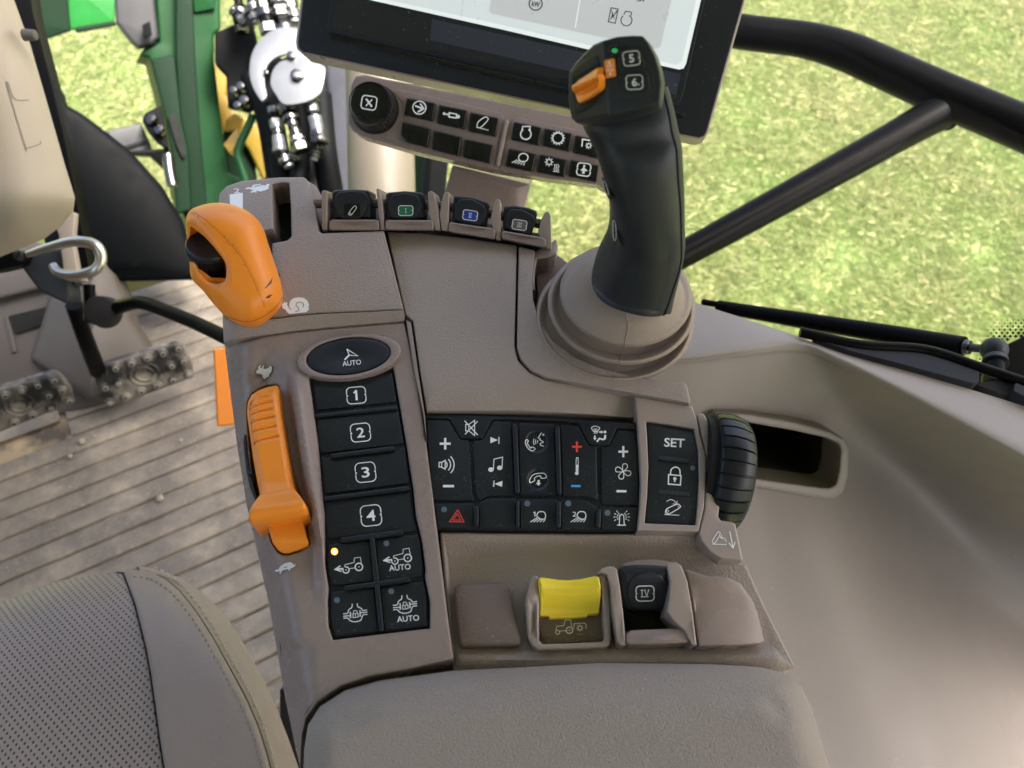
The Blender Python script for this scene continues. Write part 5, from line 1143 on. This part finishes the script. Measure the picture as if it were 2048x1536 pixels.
# front shell = all faces left of the seam, back shell = right strip
sel = lambda k: (k % nR) < 5 or (k % nR) >= 46
vs = [v for r in rings for v in r]; ff, fb = [], []
for k in range(len(rings) - 1):
    for i in range(nR):
        j = (i + 1) % nR; q = (k * nR + i, k * nR + j, (k + 1) * nR + j, (k + 1) * nR + i); (fb if i < 6 or i > 44 else ff).append(q)
jg = G(); jg.add(vs, ff + [tuple(range(nR))], 'grip'); grip = jg.build('joystick', CON, sharp=60, label='tall black joystick grip with orange thumb switch and buttons 5 and 6')
jb = G(); cen = [sum(r, Vector()) / nR for r in rings]
vb = [cen[k] + (v - cen[k]) * 1.012 for k, r in enumerate(rings) for v in r]; jb.add(vb, fb, 'grip_back'); jb.build('rear_shell', grip, sharp=60)
jg = G(); jg.tube([cen[k] + (rings[k][6] - cen[k]) * 1.008 for k in range(len(rings))], .0004, 'void', 6, 1); jg.build('shell_seam', grip)
# head
dH = dB - .116
F1, F2, F3 = D(1203, 84, dH + .004), D(1290, 73, dH), D(1218, 228, dH + .012); PF = Plane.three(F1, F2, F3)
top = z12([(1245, 418), (1400, 375), (1560, 362), (1668, 365), (1720, 430), (1790, 560), (1840, 720), (1862, 850), (1850, 960), (1845, 1060), (1580, 1130), (1322, 1182), (1300, 1050), (1275, 800), (1255, 600)])
PLf = Plane.three(PF.hit(*z12([(1245, 418)])[0]), PF.hit(*z12([(1322, 1182)])[0]), D(1140, 160, dH + .026))
lf = z12([(1160, 455), (1050, 560), (960, 660), (912, 740), (905, 900), (908, 1060), (935, 1215), (975, 1250)])
bm = bmesh.new(); hv = []
for q in inset(top if area(top) < 0 else top[::-1], 0): hv.append(PF.hit(*q))
for q in lf: hv.append(PLf.hit(*q))
for q in top: hv.append(PF.hit(*q) - PF.n * .026)
for q in lf: hv.append(PLf.hit(*q) - PF.n * .014)
hv += [D(*z12([(1080, 1290)])[0], dH + .034), D(*z12([(1300, 1275)])[0], dH + .022), D(*z12([(1860, 1130)])[0], dH + .02), D(*z12([(1600, 1210)])[0], dH + .018), D(*z12([(1000, 1265)])[0], dH + .04)]
for v in hv: bm.verts.new(v)
bmesh.ops.convex_hull(bm, input=bm.verts); bmesh.ops.dissolve_limit(bm, angle_limit=rad(4), verts=bm.verts, edges=bm.edges)
for v in [v for v in bm.verts if not v.link_faces]: bm.verts.remove(v)
bm.verts.index_update(); g = G(); g.add([v.co.copy() for v in bm.verts], [tuple(v.index for v in f.verts) for f in bm.faces], 'grip'); bm.free()
head = g.build('joystick_head', grip, sharp=30, bevel=.0016)
jt = G(); jt.panel(z12([(1400, 520), (1460, 480), (1640, 462), (1680, 500), (1740, 640), (1790, 860), (1782, 930), (1740, 970), (1560, 1010), (1430, 1008), (1408, 980), (1392, 800), (1370, 600)]), PF, 'grip_back', h=.0003, depth=.001, bev=1.2, r=5)
jt.build('button_surround', grip)
for q, t, c_, a in (([(1412, 600), (1460, 510), (1600, 492), (1632, 505), (1690, 660), (1685, 690), (1430, 712), (1415, 690)], '5', (1551, 598), 0), ([(1432, 770), (1690, 738), (1722, 760), (1738, 900), (1720, 935), (1470, 962), (1445, 940)], '6', (1582, 842), -2)):
    g = G(); g.panel(z12(q), PF, 'key', h=.0016, depth=.002, bev=2.2, r=4); x, y = z12([c_])[0]
    g.badge(x, y, 33, 28.5, -7 if t == '5' else -3, PF, t, 1.5, .0019, tw=10, th=16)
    if t == '6': g.disc(*z12([(1625, 865)])[0], 1.6, PF, 'white', .0019, 8)
    g.build('thumb_button', grip)
g = G(); x, y = z12([(1382, 520)])[0]; cc = [(x + 13 * math.cos(2 * math.pi * k / 28), y + 11.6 * math.sin(2 * math.pi * k / 28)) for k in range(28)]
g.panel(cc, PF, 'gloss_black', h=.002, depth=.002, bev=3); g.panel([(x - .5 + 6 * math.cos(2 * math.pi * k / 20), y - .5 + 5 * math.sin(2 * math.pi * k / 20)) for k in range(20)], PF, 'led_green', h=.0024, depth=.001, bev=1.6); g.build('indicator_light', grip)
g = G(); g.panel(z12([(1272, 628), (1290, 612), (1368, 596), (1380, 612), (1392, 770), (1380, 782), (1296, 802), (1288, 790)]), PF, 'orange_plain', h=.001, depth=.001, bev=.8, r=2)
J = lambda q: z12(q)
for a, b, c2_ in (((1325, 660), (1323, 628), -1), ((1335, 730), (1334, 768), 1)): g.line(J([a, b]), 1.4, PF, 'white', .0013); g.line(J([(b[0] - 14, b[1] - c2_ * 16), b, (b[0] + 14, b[1] - c2_ * 16)]), 1.4, PF, 'white', .0013)
g.line(J([(1314, 665), (1338, 662), (1334, 690), (1350, 705), (1348, 724), (1316, 726), (1312, 708), (1320, 692), (1314, 665)]), .8, PF, 'white', .0013)
for a in ((1306, 676), (1350, 668), (1302, 720), (1362, 712)): g.badge(*J([a])[0], 3, 4, 0, PF, None, .5, .0013, notch=False)
g.build('direction_label', grip)
g = G(); g.panel(z12([(1190, 562), (1160, 565), (1060, 620), (985, 690), (935, 760), (935, 960), (960, 1130), (975, 1180), (1120, 1110), (1215, 1020), (1236, 900), (1228, 740), (1210, 600)]), PLf, 'pad_black', h=.0003, depth=.001, bev=1.5, r=4)
g.panel(z12([(1218, 640), (1100, 715), (945, 790), (938, 860), (990, 1040), (1000, 1060), (1225, 900), (1225, 760)]), PLf, 'void', h=.0004, depth=.0005, bev=.6); g.build('switch_recess', grip)
def hsw(x, y):
    a, b = z12([(938, 905), (1215, 770)]); t = (y - (a[1] + (b[1] - a[1]) * (x - a[0]) / (b[0] - a[0]))); return .0035 + .0028 * math.exp(-(t / 7.) ** 2) - .0018 * math.exp(-((t - 15) / 8.) ** 2)
g = G(); g.panel(z12([(1204, 694), (1130, 745), (1000, 828), (985, 850), (938, 880), (945, 925), (975, 960), (995, 1025), (1015, 1058), (1120, 1000), (1218, 918), (1220, 800), (1196, 764), (1206, 730)]), PLf, 'orange_plain', h=lambda x, y: hsw(x, y) - .0004, depth=.003, bev=1.6, step=4); g.build('thumb_switch', grip, sharp=60)
# trigger side buttons
for L_, dd, nm in (([(1203, 352), (1212, 358), (1222, 392), (1218, 400), (1207, 380)], -.060, ''), ([(1224, 428), (1232, 432), (1236, 470), (1234, 494), (1226, 488)], -.043, '')):
    cx = sum(p[0] for p in L_) / 5; cy = sum(p[1] for p in L_) / 5
    ps_ = Plane(D(cx, cy, dB + dd - .006), (CAM - D(cx, cy, .4)).normalized() - r_ * 1.9); g = G(); g.panel(L_, ps_, 'key', h=.001, depth=.008, bev=1.6, r=2)
    g.line(crv([((p[0] - cx) * .55 + cx - 1, (p[1] - cy) * .55 + cy) for p in L_], 3), .8, ps_, 'white_print', .0013, True); g.build('side_button', grip)

# --- orange throttle lever
PL = Plane(D(465, 540, .425), (CAM - D(465, 540, .425)).normalized() - r_ * .12 + u_ * .1)
LO = crv(zt([(90, 470), (92, 390), (130, 325), (230, 284), (330, 268), (430, 275), (540, 310), (640, 370), (710, 455), (748, 570), (795, 710), (845, 860), (872, 960), (880, 1050), (860, 1130), (800, 1200), (720, 1262), (660, 1286), (600, 1288), (520, 1268), (430, 1212), (370, 1158), (300, 1080), (230, 990), (155, 915), (125, 850), (118, 740), (112, 600)]), 3)
HO = crv(zt([(130, 470), (160, 482), (240, 545), (330, 645), (398, 735), (418, 800), (416, 880), (395, 912), (345, 930), (285, 915), (225, 865), (182, 790), (150, 715), (128, 640), (119, 570)]), 3)
def hL(x, y):
    P_ = np.array([[x, y]]); d = min(distp(P_, LO)[0], 62.) / 62.; v = .020 * math.sqrt(max(0, 1 - (1 - d) ** 2)) - .0165
    dh = distp(P_, HO)[0]; v -= .0022 * max(0, 1 - dh / 14.) ** 2
    dl = distp(P_, LC, False)[0]; v -= .0005 * max(0, 1 - dl / 1.6)
    ring = distp(P_, LR, False)[0]; v -= .0006 * max(0, 1 - ring / 1.8)
    return v
LC = crv(zt([(160, 345), (280, 435), (430, 580), (560, 740), (650, 920), (735, 1125)]), 4, False); LR = crv(zt([(415, 1198), (520, 1232), (620, 1240), (740, 1195), (830, 1120), (882, 1040)]), 4, False)
g = G(); g.panel(LO, PL, 'orange', h=hL, depth=.012, bev=3, step=4, rings=3, holes=[HO]); 
for q in ([(730, 975), (760, 940), (800, 880), (790, 925), (750, 965)], [(735, 1050), (770, 1025), (800, 1020), (770, 1050)]): g.fill(zt(q), PL, 'wheel_rib_dark', lambda x, y: hL(x, y) + .0004)
g.line(LC, .9, PL, 'orange_seam', lambda x, y: hL(x, y) + .0006); g.line(LR, 1.3, PL, 'orange_seam', lambda x, y: hL(x, y) + .0006)
random.seed(12)
for k in range(34):
    t = random.random(); q = LC[int(t * (len(LC) - 1))]; x, y = q[0] + random.gauss(-3, 4), q[1] + random.gauss(0, 3); e = random.uniform(.5, 1.5)
    g.fill([(x - e, y + e), (x, y - e), (x + e * .8, y - e * 1.2), (x + e * .3, y + e)], PL, 'orange_seam', lambda x, y: hL(x, y) + .0007)
TL = g.build('throttle_lever', CON, sharp=70, label='orange throttle lever with a black thumb wheel in its side')
g = G(); g.panel(ins(HO, -6), PL, 'orange_plain', h=-.016, depth=.01, bev=2); g.panel(zt([(190, 800), (230, 830), (300, 880), (415, 885), (410, 920), (300, 940), (210, 880)]), PL, 'orange_plain', h=-.006, depth=.008, bev=4, r=3); g.build('lever_core', TL)
c = PL.hit(*zt([(282, 600)])[0], -.009); ax = (u_ * .66 + r_ * .16 - f_ * .72).normalized(); a1 = ax.orthogonal().normalized(); a2 = ax.cross(a1); nn = 96; rings = []
for s_, rr, rb in ((-.024, .0, 0), (-.024, .0108, 1), (-.0062, .0122, 1), (-.0045, .013, .3), (-.003, .0133, 0), (-.001, .013, 0), (0, .012, 0), (-.0006, .0102, 0), (-.0006, .0001, 0)):
    rings.append([c + ax * s_ + (a1 * math.cos(2 * math.pi * k / nn) + a2 * math.sin(2 * math.pi * k / nn)) * max(.0001, rr - (.0007 if k % 3 == 0 else 0) * rb) for k in range(nn)])
g = G(); g.loft(rings, 'wheel'); g.build('thumb_wheel', TL, sharp=40)
g = G(); g.tube([PL.hit(520, 560, -.02), PM.hit(548, 560, -.005)], .009, 'void', 12, 1); g.build('lever_shaft', TL)

# ================================================================== DISPLAY
PD = Plane(D(1000, 200, .60), (-.08, -.72, .69))
MON = thing('display_monitor', PD.hit(1000, 250, -.03), 'large touch display in a taupe frame showing a pale interface above black glass', 'display')
rim_o = [(588, 92), (592, 106), (606, 120), (1140, 230), (1354, 287), (1395, 298), (1411, 290), (1423, 270), (1486, 40), (1607, -400), (640, -400), (598, 0)]
gl_o = [(592, 84), (594, 98), (604, 107), (1137, 220), (1352, 270), (1398, 279), (1411, 275), (1417, 264), (1480, 40), (1598, -390), (648, -390), (602, 0)]
g = G(); g.panel(gl_o, PD, 'taupe_fin', h=-.001, depth=.024, bev=3, flare=2); g.build('housing', MON)
g = G(); g.panel(ins(gl_o, 4), PD, 'screen_frame', h=.0002, depth=.004, bev=1.5); g.build('bezel', MON)
scr = [(664, -10), (655, 56), (662, 66), (1139, 170), (1346, 213), (1358, 208), (1366, 190), (1400, 40), (1500, -380), (720, -380)]
g = G(); g.panel(scr, PD, 'screen_frame', h=.0016, depth=.001, bev=1.2); s2 = ins(scr, 8); g.fill(s2, PD, 'screen_glass', .0019)
g.fill([(864, 38), (1362, 148), (1352, 190), (1344, 188), (1100, 134), (860, 80)], PD, 'screen_blue', .0021); g.build('screen_glass', MON)
g = G(); g.fill([(600, -32), (727, -3), (1000, 58), (1181, 100), (1358, 139), (1367, 137), (1372, 128), (1402, 0), (1480, -330), (660, -330)], PD, 'ui_line', .0023)
g.fill([(620, -34), (727, -11), (1000, 49), (1181, 91), (1354, 130), (1364, 122), (1392, 0), (1470, -320), (680, -320)], PD, 'ui_bg', .0025)
U = z12; g.fill(fillet(U([(130, -300), (92, 100), (1000, 280), (975, 300), (1850, 505), (2100, -300)]) if 0 else U([(150, -200), (92, 110), (120, 140), (1810, 500), (1850, 470), (1960, 0), (2010, -200)]), 4), PD, 'ui_card', .0027)
g.line(U([(1025, -20), (975, 285)]), 2.2, PD, 'ui_line', .0029); g.line([(922, 34), (932, -40)], 1.4, PD, 'ui_card', .0027)
g.arc(*U([(570, 38)])[0], 13, 0, 360, 2.2, PD, 'ui_ink', .0029); g.text('kW', *U([(572, 42)])[0], 16, 10.5, 10, PD, 'ui_ink', .0029, .03)
g.line(U([(1342, 80), (1415, 92), (1385, 238), (1314, 222)]), 1.8, PD, 'ui_ink', .0029, True); g.fill(U([(1345, 92), (1368, 155), (1405, 98), (1405, 120), (1370, 165), (1388, 205), (1362, 172), (1325, 215), (1352, 158)]), PD, 'ui_ink', .0030)
g.arc(*U([(1500, 208)])[0], 11, -235, 62, 1.9, PD, 'ui_ink', .0029); g.line(U([(1474, 150), (1490, 115), (1552, 126), (1546, 160)]), 1.8, PD, 'ui_ink', .0029)
g.text('n', *U([(1662, -4)])[0], 8, 7, 10, PD, 'ui_ink', .0029); g.text('h', *U([(1626, -6)])[0], 5, 9, 10, PD, 'ui_ink', .0029)
g.build('screen', MON)
g = G(); g.panel([(655, 67), (663, 66), (1136, 177), (1362, 226), (1370, 229), (1367, 236), (1359, 237), (1134, 186), (658, 78)], PD, 'gloss_black', h=.0012, depth=.001, bev=1.2, r=2); g.build('lower_groove', MON)

PS = Plane(D(950, 265, .585), (-.07, -.66, .75))
bar = [(696, 226), (702, 170), (712, 153), (730, 150), (1145, 232), (1260, 262), (1300, 372), (1208, 378), (1196, 369), (1100, 358), (980, 338), (826, 302), (724, 272), (706, 262), (696, 246)]
BAR = G(); BAR.panel(bar, PS, 'taupe_smooth', h=0, depth=.016, bev=3.5, r=4)
BAR.panel(z2([(600, 530), (650, 525), (1240, 662), (1250, 690), (1195, 975), (1180, 985), (560, 815), (548, 800), (640, 760), (668, 690), (660, 600)]), PS, 'taupe_smooth', h=.0005, depth=.001, bev=1, r=4)
BAR.panel(z2([(1300, 690), (1330, 685), (2100, 850), (2080, 1120), (1245, 1005), (1232, 985)]), PS, 'taupe_smooth', h=.0005, depth=.001, bev=1, r=4)
BAR.panel(z2([(1258, 705), (1272, 700), (1280, 715), (1228, 965), (1216, 975), (1206, 960)]), PS, 'taupe_fin', h=.003, depth=.003, bev=2.5, r=3)
SB = BAR.build('shortcut_bar', MON)
BQ = [[(685, 572), (852, 602), (835, 708), (668, 672)], [(872, 612), (1038, 645), (1020, 755), (858, 720)], [(1055, 655), (1222, 690), (1205, 798), (1042, 765)],
      [(660, 712), (822, 752), (805, 862), (680, 830), (648, 790)], [(842, 762), (1005, 800), (988, 912), (828, 872)], [(1022, 812), (1190, 848), (1170, 955), (1010, 918)],
      [(1310, 712), (1473, 745), (1455, 850), (1292, 815)], [(1490, 750), (1652, 780), (1635, 885), (1475, 850)], [(1670, 790), (1835, 822), (1818, 928), (1656, 892)],
      [(1280, 868), (1440, 900), (1420, 1005), (1258, 972)], [(1462, 902), (1622, 935), (1605, 1037), (1442, 1005)], [(1642, 935), (1810, 968), (1795, 1065), (1628, 1030)]]
Q2 = lambda x, y: z2([(x, y)])[0]
hq = .0046
for k, q in enumerate(BQ):
    g = G(); g.panel(z2(q), PS, 'gloss_black', h=.0042, depth=.005, bev=3, r=3)
    if k == 0: g.arc(*Q2(757, 630), 13, 0, 360, 2.6, PS, h=hq); g.line([Q2(732, 618), Q2(775, 636)], 3.4, PS, h=hq); g.line([Q2(762, 606), Q2(782, 636), Q2(748, 655)], 3.4, PS, h=hq)
    if k == 1: g.line([Q2(900, 665), Q2(932, 672)], 3, PS, h=hq); g.disc(*Q2(902, 665), 3, PS, h=hq); g.line([Q2(932, 660), Q2(975, 668), Q2(972, 690), Q2(930, 684)], 2.6, PS, h=hq, closed=True); g.disc(*Q2(984, 682), 3.8, PS, h=hq)
    if k == 2: g.line(crv([Q2(1095, 735), Q2(1102, 712), Q2(1140, 685), Q2(1158, 692), Q2(1155, 706), Q2(1118, 744), Q2(1102, 746)], 3), 2, PS, h=hq, closed=True); g.line([Q2(1090, 745), Q2(1162, 762)], 1.4, PS, h=hq)
    if k == 6: g.arc(*Q2(1380, 785), 10.5, -240, 60, 2.7, PS, h=hq); g.line([Q2(1358, 762), Q2(1362, 740), Q2(1406, 740), Q2(1404, 764)], 2.4, PS, h=hq)
    if k == 7:
        g.arc(*Q2(1568, 808), 10.5, 0, 360, 2.8, PS, h=hq)
        for a in range(14): t = a * math.pi / 7; c = Q2(1568, 808); g.line([(c[0] + 11 * math.cos(t), c[1] + 11 * math.sin(t)), (c[0] + 14.4 * math.cos(t), c[1] + 14.4 * math.sin(t))], 2.2, PS, h=hq)
    if k == 8:
        g.line([Q2(1708, 858), Q2(1712, 815), Q2(1758, 822)], 2.8, PS, h=hq); g.arc(*Q2(1748, 852), 3.6, 0, 360, 2, PS, h=hq)
        for a in range(8): t = a * math.pi / 4; c = Q2(1748, 852); g.line([(c[0] + 4.4 * math.cos(t), c[1] + 4.4 * math.sin(t)), (c[0] + 7 * math.cos(t), c[1] + 7 * math.sin(t))], 1.8, PS, h=hq)
    if k == 9:
        g.line(crv([Q2(1345, 905), Q2(1372, 898), Q2(1392, 915), Q2(1385, 940), Q2(1358, 945), Q2(1338, 930)], 3), 2.3, PS, h=hq, closed=True)
        for a in range(5): g.line([Q2(1330 + a * 11, 935 + a * 4), Q2(1298 + a * 17, 952 + a * 4)], 2, PS, h=hq)
    if k == 10:
        for a in range(8): t = a * math.pi / 4; c = Q2(1516, 948); g.line([(c[0] + 3.6 * math.cos(t), c[1] + 3.6 * math.sin(t)), (c[0] + 9 * math.cos(t), c[1] + 9 * math.sin(t))], 2, PS, h=hq)
        g.arc(*Q2(1516, 948), 5, 0, 360, 1.8, PS, h=hq)
        for a in range(3): g.line(crv([Q2(1545 + a * 11, 960), Q2(1551 + a * 11, 973), Q2(1545 + a * 11, 986), Q2(1551 + a * 11, 1000)], 3, False), 1.5, PS, h=hq)
        g.line([Q2(1538, 1002), Q2(1574, 1006)], 1.5, PS, h=hq)
    if k == 11: g.badge(*Q2(1719, 992), 27, 25, 8, PS, None, 2.4, hq); g.disc(*Q2(1722, 972), 2.4, PS, h=hq, n=10); g.line([Q2(1720, 990), Q2(1716, 1016)], 5, PS, h=hq); g.fill([Q2(1697, 998), Q2(1720, 976), Q2(1742, 1002)], PS, h=hq + .0001)
    g.build('shortcut_button', SB)
# rotary knob
c = PS.hit(750, 219, 0); n = PS.n; a1 = r_ - n * r_.dot(n); a1.normalize(); a2 = n.cross(a1); dk = PS.dep(750, 219); Rk = 46 / FPX * dk; rings = []
for s_, rr, rb in ((0, Rk * 1.06, 0), (.0008, Rk * 1.06, 0), (.0008, Rk, 1), (.012, Rk * .97, 1), (.0135, Rk * .92, .3), (.0136, Rk * .90, 0)):
    rings.append([c + n * s_ + (a1 * math.cos(2 * math.pi * k / 120) + a2 * math.sin(2 * math.pi * k / 120)) * (rr - (.0011 if k % 3 == 0 else 0) * rb) for k in range(120)])
g = G(); g.loft(rings, 'wheel_rib_dark'); kn = g.build('rotary_knob', SB, sharp=35)
g = G(); rings = [[c + n * s_ + (a1 * math.cos(2 * math.pi * k / 60) + a2 * math.sin(2 * math.pi * k / 60)) * Rk * rr for k in range(60)] for s_, rr in ((.013, .9), (.0165, .9), (.0178, .87), (.018, .83), (.0172, .79), (.0174, .74), (.0174, .01))]
g.loft(rings, 'gloss_black')
hz_ = .0177; kx, ky = proj(c + n * hz_); ca = 9
g.badge(kx, ky, 30, 27, ca, PS, None, 2.4, hz_, notch=False); g.line([(kx - 6, ky - 8), (kx + 6, ky + 8)], 3.6, PS, h=hz_); g.line([(kx + 6.5, ky - 6.5), (kx - 6.5, ky + 6.5)], 2.4, PS, h=hz_ + .0001)
g.build('knob_cap', SB)
g = G(); pst = Plane(D(970, 400, .62), (-.05, -.85, .5)); g.panel([(905, 330), (1062, 368), (1052, 400), (1040, 470), (862, 470), (880, 420)], pst, 'taupe_smooth', h=lambda x, y: -.00025 * max(0, x - 1030), depth=.05, bev=5, r=6, step=20); g.build('mounting_arm', MON)
